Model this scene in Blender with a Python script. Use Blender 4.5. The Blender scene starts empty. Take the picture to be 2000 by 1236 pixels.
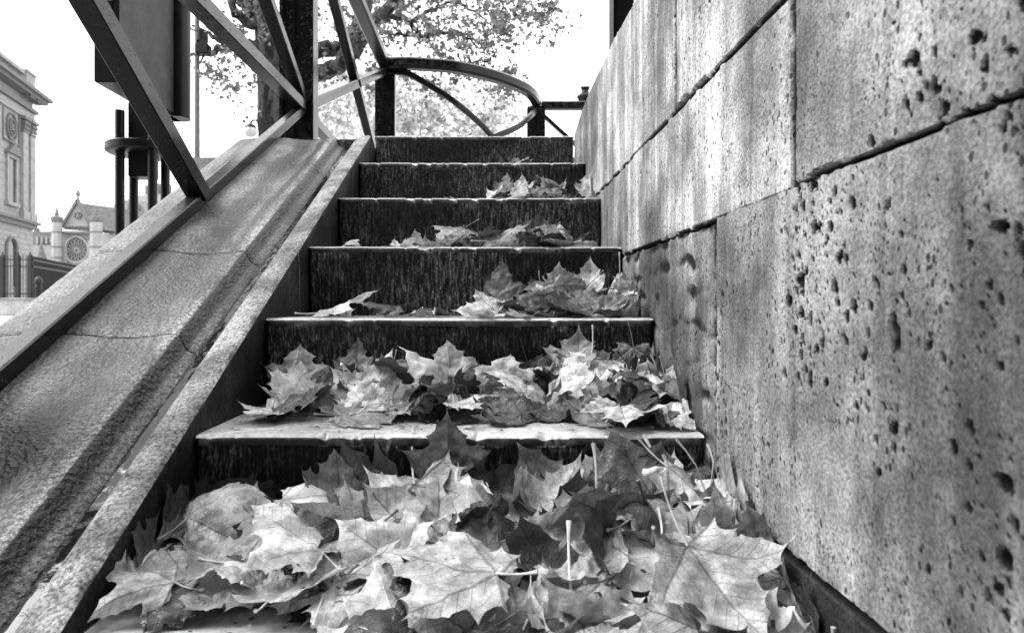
import bpy, bmesh, math, random
import numpy as np
from mathutils import Vector, Matrix
from mathutils.geometry import delaunay_2d_cdt

random.seed(7); np.random.seed(7)
S = bpy.context.scene
COL = S.collection

# ------------------------------------------------------------------ camera, sky, sun, exposure
CAMZ = 0.36           # metres above the landing
FPX = 1300.0          # focal length in pixels of the 2000 px wide photograph
VX, VY = 957.0, 597.0
cam_d = bpy.data.cameras.new('camera'); cam = bpy.data.objects.new('camera', cam_d); COL.objects.link(cam)
cam.location = (0, 0, CAMZ); cam.rotation_euler = (math.radians(90), 0, 0)
cam_d.sensor_width = 36; cam_d.lens = FPX/2000*36
cam_d.shift_x = 43/2000; cam_d.shift_y = -21/2000
cam_d.clip_start = 0.02; cam_d.clip_end = 2000
cam_d.dof.use_dof = True; cam_d.dof.focus_distance = 1.25; cam_d.dof.aperture_fstop = 9.0
S.camera = cam

SUN_EL, SUN_AZ = math.radians(52), math.radians(-98)      # soft sun behind cloud, ahead and to the left
w = bpy.data.worlds.new('World'); S.world = w; w.use_nodes = True
nt = w.node_tree; nt.nodes.clear()
wo = nt.nodes.new('ShaderNodeOutputWorld'); bg = nt.nodes.new('ShaderNodeBackground')
sky = nt.nodes.new('ShaderNodeTexSky'); sky.sky_type = 'NISHITA'; sky.sun_disc = False
sky.sun_elevation = SUN_EL; sky.sun_rotation = SUN_AZ
bw = nt.nodes.new('ShaderNodeRGBToBW'); nt.links.new(sky.outputs[0], bw.inputs[0])
mx = nt.nodes.new('ShaderNodeMath'); mx.operation = 'MULTIPLY'; mx.inputs[1].default_value = 0.3
nt.links.new(bw.outputs[0], mx.inputs[0])
ad = nt.nodes.new('ShaderNodeMath'); ad.operation = 'ADD'; ad.inputs[1].default_value = 10.0   # even cloud layer
nt.links.new(mx.outputs[0], ad.inputs[0])
nt.links.new(ad.outputs[0], bg.inputs['Color']); bg.inputs['Strength'].default_value = 0.07
nt.links.new(bg.outputs[0], wo.inputs[0])
sd = bpy.data.lights.new('sun', 'SUN'); sun = bpy.data.objects.new('sun', sd); COL.objects.link(sun)
sd.energy = 1.5; sd.angle = math.radians(40); sd.color = (1, 1, 1)
dirv = Vector((math.sin(SUN_AZ)*math.cos(SUN_EL), math.cos(SUN_AZ)*math.cos(SUN_EL), math.sin(SUN_EL)))
sun.rotation_euler = dirv.to_track_quat('Z', 'Y').to_euler()
S.view_settings.view_transform = 'Standard'; S.view_settings.look = 'None'
S.view_settings.gamma = 1; S.view_settings.use_curve_mapping = False
S.view_settings.exposure = 1.75

# ------------------------------------------------------------------ helpers
def P(px, py, Y):                     # point seen at a pixel of the photograph, Y metres away
    return Vector(((px-VX)/FPX*Y, Y, CAMZ+(VY-py)/FPX*Y))
def tag(o, label=None, cat=None, group=None, kind=None):
    if label: o['label'] = label
    if cat: o['category'] = cat
    if group: o['group'] = group
    if kind: o['kind'] = kind
    return o
def empty(name, loc, label, cat, group=None):
    o = bpy.data.objects.new(name, None); COL.objects.link(o); o.location = loc
    o.empty_display_size = .05
    return tag(o, label, cat, group)
def link(name, me, mats, parent=None):
    o = bpy.data.objects.new(name, me); COL.objects.link(o)
    if mats:
        for m in (mats if isinstance(mats, (list, tuple)) else [mats]): me.materials.append(m)
    if parent:
        o.parent = parent
        o.matrix_parent_inverse = Matrix.Translation(-Vector(parent.location)) if parent.parent is None else Matrix.Identity(4)
    return o
class MB:                             # mesh builder
    def __init__(s): s.v = []; s.f = []; s.m = []
    def add(s, vs, fs, mi=0):
        n = len(s.v); s.v += [tuple(v) for v in vs]; s.f += [tuple(i+n for i in f) for f in fs]; s.m += [mi]*len(fs); return s
    def box(s, x0, x1, y0, y1, z0, z1, mi=0):
        vs = [(x, y, z) for z in (z0, z1) for y in (y0, y1) for x in (x0, x1)]
        return s.add(vs, [(0, 2, 3, 1), (4, 5, 7, 6), (0, 1, 5, 4), (2, 6, 7, 3), (0, 4, 6, 2), (1, 3, 7, 5)], mi)
    def bar(s, a, b, wd, ht, up=(0, 0, 1), mi=0, ch=0.0):
        a = Vector(a); b = Vector(b); d = (b-a).normalized(); u = Vector(up)
        r = d.cross(u).normalized(); u = r.cross(d).normalized()
        c = ch
        if c > 0:
            pr = [(-wd/2+c, -ht/2), (wd/2-c, -ht/2), (wd/2, -ht/2+c), (wd/2, ht/2-c), (wd/2-c, ht/2), (-wd/2+c, ht/2), (-wd/2, ht/2-c), (-wd/2, -ht/2+c)]
        else: pr = [(-wd/2, -ht/2), (wd/2, -ht/2), (wd/2, ht/2), (-wd/2, ht/2)]
        n = len(pr)
        vs = [p+r*x+u*y for p in (a, b) for x, y in pr]
        return s.add(vs, [(i, (i+1) % n, n+(i+1) % n, n+i) for i in range(n)]+[tuple(range(n))[::-1], tuple(range(n, 2*n))], mi)
    def tube(s, pts, rad, n=8, mi=0, cap=True):
        pts = [Vector(p) for p in pts]
        if not isinstance(rad, (list, tuple)): rad = [rad]*len(pts)
        vs = []; ref = None
        for i, p in enumerate(pts):
            d = (pts[min(i+1, len(pts)-1)]-pts[max(i-1, 0)])
            d = d.normalized() if d.length > 1e-9 else Vector((0, 0, 1))
            if ref is None:
                ref = Vector((0, 0, 1)) if abs(d.z) < .9 else Vector((1, 0, 0))
            r = d.cross(ref).normalized(); ref = r.cross(d).normalized()
            for k in range(n):
                a = 2*math.pi*k/n
                vs.append(p+(r*math.cos(a)+ref*math.sin(a))*rad[i])
        fs = [(i*n+k, i*n+(k+1) % n, (i+1)*n+(k+1) % n, (i+1)*n+k) for i in range(len(pts)-1) for k in range(n)]
        if cap: fs += [tuple(range(n))[::-1], tuple(range((len(pts)-1)*n, len(pts)*n))]
        return s.add(vs, fs, mi)
    def lathe(s, c, prof, n=20, mi=0):
        c = Vector(c); vs = []
        for r, z in prof:
            for k in range(n):
                a = 2*math.pi*k/n; vs.append(c+Vector((r*math.cos(a), r*math.sin(a), z)))
        m = len(prof)
        fs = [(i*n+k, i*n+(k+1) % n, (i+1)*n+(k+1) % n, (i+1)*n+k) for i in range(m-1) for k in range(n)]
        fs += [tuple(range(n))[::-1], tuple(range((m-1)*n, m*n))]
        return s.add(vs, fs, mi)
    def build(s, name, mats, parent=None, smooth=False, bevel=0):
        me = bpy.data.meshes.new(name); me.from_pydata(s.v, [], s.f); me.update()
        me.polygons.foreach_set('material_index', s.m)
        if bevel:
            bm = bmesh.new(); bm.from_mesh(me)
            bmesh.ops.bevel(bm, geom=[e for e in bm.edges if len(e.link_faces) == 2 and e.calc_face_angle(0) > .5], offset=bevel, segments=2, affect='EDGES', clamp_overlap=True)
            bm.to_mesh(me); bm.free()
        if smooth:
            me.shade_smooth()
            try: me.set_sharp_from_angle(angle=math.radians(40))
            except Exception: pass
        return link(name, me, mats, parent)

# value noise in numpy (for real relief)
_rs = np.random.RandomState(3); _tab = _rs.rand(64, 64, 64)
def vnoise(x, y, z=0.0, sc=1.0):
    x = np.asarray(x, float)*sc; y = np.asarray(y, float)*sc; z = np.asarray(z, float)*sc+0*x
    xi = np.floor(x).astype(int); yi = np.floor(y).astype(int); zi = np.floor(z).astype(int)
    fx = x-xi; fy = y-yi; fz = z-zi
    fx = fx*fx*(3-2*fx); fy = fy*fy*(3-2*fy); fz = fz*fz*(3-2*fz)
    def g(a, b, c): return _tab[(xi+a) & 63, (yi+b) & 63, (zi+c) & 63]
    def l(a, b, t): return a+(b-a)*t
    return l(l(l(g(0,0,0), g(1,0,0), fx), l(g(0,1,0), g(1,1,0), fx), fy), l(l(g(0,0,1), g(1,0,1), fx), l(g(0,1,1), g(1,1,1), fx), fy), fz)-.5
def fbm(x, y, z=0.0, sc=1.0, o=3):
    t = 0; a = 1
    for i in range(o): t = t+a*vnoise(x, y, np.asarray(z)+i*7.3/sc, sc); sc *= 2.03; a *= .5
    return t

# ------------------------------------------------------------------ node materials (everything grey: the place as the black and white film sees it)
class NM:
    def __init__(s, name):
        s.m = bpy.data.materials.new(name); s.m.use_nodes = True; s.t = s.m.node_tree; s.t.nodes.clear()
        s.out = s.t.nodes.new('ShaderNodeOutputMaterial'); s.b = s.t.nodes.new('ShaderNodeBsdfPrincipled')
        s.t.links.new(s.b.outputs[0], s.out.inputs[0])
        s._tc = None
    def n(s, ty, **k):
        nd = s.t.nodes.new(ty)
        for a, b in k.items(): setattr(nd, a, b)
        return nd
    def set(s, sock, v):
        if isinstance(v, bpy.types.NodeSocket): s.t.links.new(v, sock)
        elif v is not None: sock.default_value = v
    def obj(s):
        if not s._tc: s._tc = s.n('ShaderNodeTexCoord')
        return s._tc.outputs['Object']
    def map(s, scale=(1, 1, 1), rot=(0, 0, 0), loc=(0, 0, 0), v=None):
        m = s.n('ShaderNodeMapping'); s.set(m.inputs['Vector'], v or s.obj())
        m.inputs['Scale'].default_value = scale; m.inputs['Rotation'].default_value = rot; m.inputs['Location'].default_value = loc
        return m.outputs[0]
    def noise(s, sc, det=4, rough=.55, v=None, dist=0):
        n = s.n('ShaderNodeTexNoise'); s.set(n.inputs['Vector'], v or s.obj()); n.inputs['Scale'].default_value = sc
        n.inputs['Detail'].default_value = det; n.inputs['Roughness'].default_value = rough; n.inputs['Distortion'].default_value = dist
        return n.outputs['Fac']
    def vor(s, sc, v=None, feat='F1', out='Distance'):
        n = s.n('ShaderNodeTexVoronoi', feature=feat); s.set(n.inputs['Vector'], v or s.obj()); n.inputs['Scale'].default_value = sc
        return n.outputs[out]
    def mt(s, op, a, b=None, c=None, clamp=False):
        n = s.n('ShaderNodeMath', operation=op, use_clamp=clamp); s.set(n.inputs[0], a)
        if b is not None: s.set(n.inputs[1], b)
        if c is not None: s.set(n.inputs[2], c)
        return n.outputs[0]
    def rng(s, v, a, b, c=0., d=1., smooth=True):
        n = s.n('ShaderNodeMapRange', interpolation_type='SMOOTHSTEP' if smooth else 'LINEAR'); s.set(n.inputs[0], v)
        for i, q in enumerate((a, b, c, d)): s.set(n.inputs[i+1], q)
        return n.outputs[0]
    def mix(s, f, a, b): return s.mt('ADD', s.mt('MULTIPLY', s.mt('SUBTRACT', b, a), f), a)
    def attr(s, name, out='Fac'):
        n = s.n('ShaderNodeAttribute', attribute_name=name); return n.outputs[out]
    def sep(s, v):
        n = s.n('ShaderNodeSeparateXYZ'); s.set(n.inputs[0], v); return n.outputs
    def bump(s, h, st=.5, dist=.01, prev=None):
        b = s.n('ShaderNodeBump'); s.set(b.inputs['Height'], h); b.inputs['Strength'].default_value = st; b.inputs['Distance'].default_value = dist
        if prev: s.set(b.inputs['Normal'], prev)
        return b.outputs[0]
    def fin(s, col, rough=.6, spec=.5, nrm=None):
        s.set(s.b.inputs['Base Color'], s.grey(col)); s.set(s.b.inputs['Roughness'], rough)
        s.set(s.b.inputs['Specular IOR Level'], spec)
        if nrm: s.set(s.b.inputs['Normal'], nrm)
        return s.m
    def grey(s, v):
        if not isinstance(v, bpy.types.NodeSocket): return (v, v, v, 1)
        c = s.n('ShaderNodeCombineColor'); [s.set(c.inputs[i], v) for i in range(3)]; return c.outputs[0]

def simple(name, c, rough=.6, var=.25, sc=8, bump=.1, bd=.01, spec=.4):
    m = NM(name); n = m.noise(sc, 5); n2 = m.noise(sc*7, 3)
    col = m.mt('MULTIPLY', m.rng(n, .3, .7, c*(1-var), c*(1+var)), m.rng(n2, .3, .7, .85, 1.12))
    return m.fin(col, rough, spec, m.bump(n2, bump, bd))

SL = math.atan(.541)                  # pitch of the flight
def m_ramp():
    m = NM('ramp_stone')
    al = m.map(rot=(-SL, 0, 0))       # y now runs along the slope
    st = m.noise(1, 4, v=m.map(scale=(9, 2.6, 3), v=al), dist=1.0)
    big = m.noise(3.2, 4); gr = m.noise(170, 3, .6); gr2 = m.noise(420, 2, .6); grav = m.vor(120)
    x = m.sep(m.obj())[0]; y = m.sep(m.obj())[1]
    # water marks that run down along the slope
    wig = m.mt('MULTIPLY', m.mt('SUBTRACT', m.noise(4, 3), .5), .05)
    xx = m.mt('ADD', x, wig)
    band = m.mt('MULTIPLY', m.rng(m.mt('ABSOLUTE', m.mt('ADD', xx, .665)), .015, .06, 1, 0), m.rng(m.noise(3.4, 2), .35, .6, .45, 1))
    band2 = m.mt('MULTIPLY', m.rng(m.mt('ABSOLUTE', m.mt('ADD', xx, .60)), .003, .022, 1, 0), m.rng(y, 1.3, 1.9, 0, .8))
    wet = m.mt('MULTIPLY', m.rng(m.mt('ADD', x, m.mt('MULTIPLY', wig, .15)), -.568, -.5655, 0, 1), m.rng(x, -.553, -.545, 1, .35))  # steep gutter side: wet algae and its shade painted as one dark band
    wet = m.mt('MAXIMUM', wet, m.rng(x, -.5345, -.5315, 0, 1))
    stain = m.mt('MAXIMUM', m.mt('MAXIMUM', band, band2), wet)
    stain = m.mt('MAXIMUM', stain, m.rng(st, .50, .70, 0, .85))
    c = m.mix(m.rng(big, .32, .68), .06, .23)
    c = m.mt('MULTIPLY', c, m.rng(gr, .36, .64, .4, 1.6)); c = m.mt('MULTIPLY', c, m.rng(gr2, .35, .65, .6, 1.4))
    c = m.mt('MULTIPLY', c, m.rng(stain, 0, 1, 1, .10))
    dot = m.rng(m.vor(55), .10, .16, .25, 1); c = m.mt('MULTIPLY', c, m.mix(m.rng(m.noise(9), .5, .6), 1., dot))
    crest = m.mt('MULTIPLY', m.rng(x, -.590, -.572, 0, 1), m.rng(x, -.569, -.566, 1, 0)); c = m.mt('MULTIPLY', c, m.mt('ADD', 1., m.mt('MULTIPLY', crest, .9)))
    r = m.mix(stain, .5, .34)
    b = m.bump(gr, .8, .005); b = m.bump(grav, .5, .004, b); b = m.bump(m.noise(28, 4), .4, .008, b)
    return m.fin(c, r, .5, b)
def m_curb():
    m = NM('curb_stone')
    gr = m.noise(210, 4, .7); big = m.noise(14, 4)
    c = m.mix(m.rng(big, .35, .65), .15, .42)
    c = m.mt('MULTIPLY', c, m.rng(gr, .38, .62, .42, 1.45))
    c = m.mt('MULTIPLY', c, m.rng(m.noise(70, 4, .7), .34, .46, .3, 1))
    b = m.bump(gr, .6, .004); b = m.bump(m.noise(45, 4), .5, .008, b)
    return m.fin(c, .65, .35, b)
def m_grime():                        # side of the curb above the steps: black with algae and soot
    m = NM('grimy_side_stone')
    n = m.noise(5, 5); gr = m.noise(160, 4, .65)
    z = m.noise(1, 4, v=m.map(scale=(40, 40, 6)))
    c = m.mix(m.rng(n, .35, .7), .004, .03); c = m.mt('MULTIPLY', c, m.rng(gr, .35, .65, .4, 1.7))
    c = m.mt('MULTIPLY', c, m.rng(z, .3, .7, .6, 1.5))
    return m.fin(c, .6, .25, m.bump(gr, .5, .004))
def m_riser():
    m = NM('tooled_riser_stone')
    v = m.map(scale=(190, 30, 26)); st = m.noise(1, 4, .7, v=v)
    v2 = m.map(scale=(330, 30, 120), loc=(3, 1, 2)); sp = m.noise(1, 2, .6, v=v2)
    big = m.noise(4.5, 4, .6); fl = m.noise(120, 3, .6)
    a = m.rng(st, .42, .72, 0, 1); bb = m.rng(sp, .5, .75, 0, 1)
    c = m.mt('ADD', m.mt('MULTIPLY', a, .10), m.mt('MULTIPLY', m.mt('MULTIPLY', bb, a), .42))
    c = m.mt('ADD', m.mt('MULTIPLY', c, m.rng(big, .36, .66, .15, 1.25)), .006)
    c = m.mt('ADD', c, m.mt('MULTIPLY', m.rng(fl, .5, .8), m.rng(big, .4, .7, .03, .16)))
    b = m.bump(st, .8, .006); b = m.bump(fl, .4, .003, b)
    return m.fin(c, .55, .15, b)
def m_nose():
    m = NM('step_edge_stone')
    n = m.noise(16, 5, .65); g = m.noise(120, 4, .6)
    c = m.mix(m.rng(n, .42, .70), .008, .08); c = m.mt('MULTIPLY', c, m.rng(g, .3, .7, .5, 1.4))
    return m.fin(c, .45, .4, m.bump(g, .5, .004))
def m_tread():
    m = NM('wet_tread_stone')
    n = m.noise(9, 5, .6); g = m.noise(90, 4, .6); fl = m.noise(1, 4, v=m.map(scale=(30, 90, 30)))
    c = m.mix(m.rng(n, .35, .65), .42, .66); c = m.mt('MULTIPLY', c, m.rng(g, .3, .7, .75, 1.15))
    c = m.mt('MULTIPLY', c, m.rng(fl, .6, .72, 1, .6))
    r = m.rng(n, .4, .65, .12, .35)
    return m.fin(c, r, .5, m.bump(g, .18, .002, m.bump(n, .3, .004)))
def m_wall():
    m = NM('pitted_limestone')
    p = m.obj()
    st = m.noise(1, 5, .6, v=m.map(scale=(4, 17, 1.8)), dist=.7)
    st2 = m.noise(1, 3, .6, v=m.map(scale=(4, 110, 3.)))
    big = m.noise(4.5, 5, .6); g = m.noise(240, 5, .75); g2 = m.noise(60, 4, .7); y = m.sep(p)[1]
    far = m.rng(y, .65, 1.25)
    c = m.mix(m.rng(big, .34, .66), .16, .66)
    c = m.mt('MULTIPLY', c, m.rng(st, .36, .66, .58, 1.22)); c = m.mt('MULTIPLY', c, m.mix(far, 1., m.rng(st2, .38, .64, .74, 1.14)))
    c = m.mt('MULTIPLY', c, m.rng(g, .38, .62, .62, 1.25)); c = m.mt('MULTIPLY', c, m.rng(g2, .35, .65, .84, 1.12))
    gate = m.rng(m.noise(9, 3), .44, .56)
    t1 = m.mt('MULTIPLY', m.rng(m.vor(75, v=m.map(scale=(1, 1.3, .8), v=p)), .16, .26, 1, 0), gate)
    t2 = m.mt('MULTIPLY', m.rng(m.vor(150, v=m.map(scale=(1, 1.3, .8), v=p)), .18, .3, 1, 0), m.rng(m.noise(14, 3), .46, .58))
    tiny = m.mt('MAXIMUM', t1, m.mt('MULTIPLY', t2, .8))
    c = m.mt('MULTIPLY', c, m.rng(tiny, 0, 1, 1, .14))
    pit = m.attr('pit'); c = m.mt('MULTIPLY', c, m.rng(pit, .10, .5, 1, .02))     # near black inside the holes and along the joints
    tone = m.attr('tone'); c = m.mt('MULTIPLY', c, tone)
    h = m.mt('SUBTRACT', g, m.mt('MULTIPLY', tiny, 1.6))
    b = m.bump(h, .55, .004); b = m.bump(m.noise(30, 4), .35, .008, b)
    return m.fin(c, .62, .3, b)
def m_metal(name, c=.005, rough=.2, drops=True, sheen_c=0, worn=False):
    m = NM(name)
    n = m.noise(40, 4); g = m.noise(7, 3)
    col = m.mt('MULTIPLY', m.rng(g, .3, .7, c*.7, c*1.5), m.rng(n, .3, .7, .8, 1.2))
    film = m.rng(m.sep(m.n('ShaderNodeNewGeometry').outputs['True Normal'])[2], .25, .5, 0, 1)      # sky reflection painted as paler colour on upward faces
    if sheen_c:
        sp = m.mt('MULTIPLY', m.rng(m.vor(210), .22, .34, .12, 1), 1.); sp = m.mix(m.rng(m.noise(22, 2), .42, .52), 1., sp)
        fc = m.mt('MULTIPLY', m.mt('MULTIPLY', m.rng(g, .3, .7, sheen_c*.7, sheen_c*1.2), m.rng(n, .3, .7, .8, 1.15)), sp)
        if worn: fc = m.mix(m.rng(m.mt('ADD', m.sep(m.obj())[1], m.mt('MULTIPLY', m.noise(30, 3), .1)), 1.42, 1.50), m.rng(n, .2, .8, .07, .10), m.mt('MULTIPLY', fc, .2))  # stronger painted sky sheen along the near stretch of the rail
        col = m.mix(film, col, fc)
    if drops:
        v = m.vor(170); d = m.mt('MULTIPLY', m.rng(v, .2, .32, 1, 0), m.rng(m.noise(26, 2), .47, .56))
        b = m.bump(d, 1., .004, m.bump(n, .12, .003)); r = m.rng(d, 0, 1, rough, .1)
    else: b = m.bump(n, .15, .003); r = rough
    return m.fin(col, r, m.mix(film, .22, .35), b)
def m_leaf():
    m = NM('dry_leaf')
    oi = m.n('ShaderNodeObjectInfo'); cs = m.n('ShaderNodeSeparateColor'); m.set(cs.inputs[0], oi.outputs['Color'])
    tone, vt = cs.outputs[0], cs.outputs[1]
    uv = m.n('ShaderNodeUVMap', uv_map='vein').outputs[0]; fl = m.n('ShaderNodeUVMap', uv_map='flat').outputs[0]
    off = m.n('ShaderNodeVectorMath', operation='ADD'); m.set(off.inputs[0], fl)
    cx = m.n('ShaderNodeCombineXYZ'); m.set(cx.inputs[2], m.mt('MULTIPLY', oi.outputs['Random'], 37.)); m.set(off.inputs[1], cx.outputs[0])
    q = off.outputs[0]
    u, v = m.sep(uv)[0], m.sep(uv)[1]
    av = m.mt('ABSOLUTE', v)
    wv = m.mt('MULTIPLY', m.mt('SUBTRACT', m.noise(5, 2, v=q), .5), .05)
    main = m.rng(av, m.rng(u, 0, 1, .013, .005, False), m.rng(u, 0, 1, .022, .011, False), 1, 0)
    sg = m.mt('MULTIPLY', m.mt('SIGN', v), .25)
    ph = m.mt('ADD', m.mt('DIVIDE', m.mt('ADD', m.mt('SUBTRACT', u, m.mt('MULTIPLY', m.mt('POWER', av, .85), .8)), wv), .15), sg)
    sec = m.mt('ABSOLUTE', m.mt('SUBTRACT', m.mt('FRACT', ph), .5))
    sec = m.mt('MULTIPLY', m.rng(sec, .026, .062, 1, 0), m.rng(av, .02, .42, 1, .15, False))
    net = m.rng(m.vor(17, v=q, feat='DISTANCE_TO_EDGE'), .0, .07, .35, 0)
    vein = m.mt('MAXIMUM', m.mt('MAXIMUM', main, m.mt('MULTIPLY', sec, .8)), net)
    bl = m.noise(2.6, 5, .6, v=q); bl2 = m.noise(11, 4, .6, v=q); fine = m.noise(60, 3, .6, v=q)
    c = m.mt('MULTIPLY', tone, m.rng(bl, .36, .64, .5, 1.2))
    c = m.mt('MULTIPLY', c, m.rng(bl2, .3, .7, .78, 1.15)); c = m.mt('MULTIPLY', c, m.rng(fine, .3, .7, .88, 1.08))
    rot = m.mt('MULTIPLY', m.rng(m.noise(4, 5, .75, v=q), .60, .72), .6); c = m.mt('MULTIPLY', c, m.mt('SUBTRACT', 1., rot))
    spot = m.mt('MULTIPLY', m.rng(m.vor(30, v=q), .07, .12, .7, 0), m.rng(m.noise(5, v=q), .5, .6)); c = m.mt('MULTIPLY', c, m.mt('SUBTRACT', 1., spot))
    c = m.mix(vein, c, m.mt('MULTIPLY', c, vt))
    c = m.mt('MINIMUM', c, .82)
    b = m.bump(vein, .5, .0022); b = m.bump(m.mt('ADD', bl2, m.mt('MULTIPLY', fine, .3)), .3, .004, b)
    drop = m.mt('MULTIPLY', m.rng(m.vor(26, v=q), .14, .22, 1, 0), m.rng(m.noise(3.3, 2, v=q), .56, .62)); b = m.bump(drop, .5, .002, b)
    r = m.mix(drop, m.rng(m.noise(4, 3, v=q), .35, .65, .2, .5), .08)
    m.fin(c, r, .6, b)
    tr = m.n('ShaderNodeBsdfTranslucent'); m.set(tr.inputs['Color'], m.grey(c)); ms = m.n('ShaderNodeMixShader'); ms.inputs[0].default_value = .16
    m.t.links.new(m.b.outputs[0], ms.inputs[1]); m.t.links.new(tr.outputs[0], ms.inputs[2]); m.t.links.new(ms.outputs[0], m.out.inputs[0])
    return m.m
def m_stalk():
    m = NM('leaf_stalk'); oi = m.n('ShaderNodeObjectInfo'); cs = m.n('ShaderNodeSeparateColor'); m.set(cs.inputs[0], oi.outputs['Color'])
    return m.fin(m.mt('MULTIPLY', cs.outputs[0], m.rng(m.noise(60), .3, .7, .7, 1.2)), .4, .5)
def m_foliage(name, c, tr=.3):
    m = NM(name); g = m.n('ShaderNodeNewGeometry'); r = g.outputs['Random Per Island']
    col = m.mt('MULTIPLY', m.rng(r, 0, 1, c*.45, c*1.6, False), m.rng(m.noise(1.2, 3), .35, .65, .6, 1.3))
    m.fin(col, .5, .3)
    t = m.n('ShaderNodeBsdfTranslucent'); m.set(t.inputs['Color'], m.grey(col)); ms = m.n('ShaderNodeMixShader'); ms.inputs[0].default_value = tr
    m.t.links.new(m.b.outputs[0], ms.inputs[1]); m.t.links.new(t.outputs[0], ms.inputs[2]); m.t.links.new(ms.outputs[0], m.out.inputs[0])
    return m.m
def m_water():
    m = NM('gutter_water'); n = m.noise(1, 3, .6, v=m.map(scale=(60, 150, 60), rot=(-SL, 0, 0)), dist=.6); n2 = m.noise(90, 2)
    return m.fin(.005, .12, .45, m.bump(n2, .3, .0015))
def m_bark():
    m = NM('plane_tree_bark'); n = m.noise(1, 5, .7, v=m.map(scale=(6, 6, 2))); g = m.noise(20, 4)
    c = m.mix(m.rng(n, .42, .58), .012, .085); return m.fin(c, .8, .2, m.bump(g, .8, .05))
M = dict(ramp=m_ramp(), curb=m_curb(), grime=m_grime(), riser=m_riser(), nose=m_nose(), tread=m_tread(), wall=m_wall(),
    metal=m_metal('wet_black_paint', sheen_c=.03), metal_sheen=m_metal('sheen_black_paint', sheen_c=.12, worn=True), metal2=m_metal('black_iron', .005, .35, False), leaf=m_leaf(), stalk=m_stalk(),
    water=m_water(), bark=m_bark(), fol=m_foliage('plane_tree_leaves', .16), folp=m_foliage('pale_hazed_leaves', .62, .45),
    mortar=simple('dark_joint', .02, .9, sc=30), ground=simple('street_paving', .3, .7, sc=.4), gravel=simple('landing_stone', .33, .4, sc=12, bump=.3, bd=.004),
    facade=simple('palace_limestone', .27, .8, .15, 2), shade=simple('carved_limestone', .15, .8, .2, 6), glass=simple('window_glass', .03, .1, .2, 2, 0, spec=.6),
    church=simple('church_limestone', .33, .8, .12, 1), roof=simple('zinc_and_slate', .13, .6, .2, 1.5), dark=simple('old_lead', .14, .7, .2, 3),
    sign=m_metal('sign_panel_enamel', .022, .5, False), iron=simple('fence_iron', .012, .5, .2, 5), rear_block_stone=simple('light_block_masonry', .06, .8, .3, 3), lowwall=simple('rendered_low_wall', .33, .8, .3, 2),
    crumb=simple('leaf_crumb', .06, .6), crumb2=simple('pale_leaf_crumb', .4, .6), pole=simple('galvanised_pole', .13, .5, .2, 6), white=simple('pale_plastic', .6, .4, .05, 5))

# ------------------------------------------------------------------ ground and terrace
bmk = MB()
bmk.add([(-600, -50, 0), (600, -50, 0), (600, 900, 0), (-600, 900, 0)], [(0, 1, 2, 3)])
tag(bmk.build('street', M['ground']), kind='structure')
XS, XW = -.4400, .3210                # inner side of the curb, face of the wall
D0, TR, RI = .987, .310, .168
n = 60
xs = np.linspace(XS-.05, XW+.03, n); ys = np.linspace(-.3, D0+.02, 90)
g = MB(); g.add([(x, y, .006+.0015*float(fbm(x, y, 0, 12))) for y in ys for x in xs], [(j*n+i, j*n+i+1, (j+1)*n+i+1, (j+1)*n+i) for j in range(89) for i in range(n-1)])
tag(g.build('landing', M['tread'], smooth=True), 'worn pale stone landing at the foot of the stairs', kind='structure')
TZ = RI*6
g = MB(); g.box(-1.3, XW+2.6, D0+5*TR+.33, 6.25, 0, TZ-.01); g.box(XW+.26, XW+2.6, -.5, D0+5*TR+.326, 0, TZ)
tag(g.build('terrace', M['gravel']), kind='structure')

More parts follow.
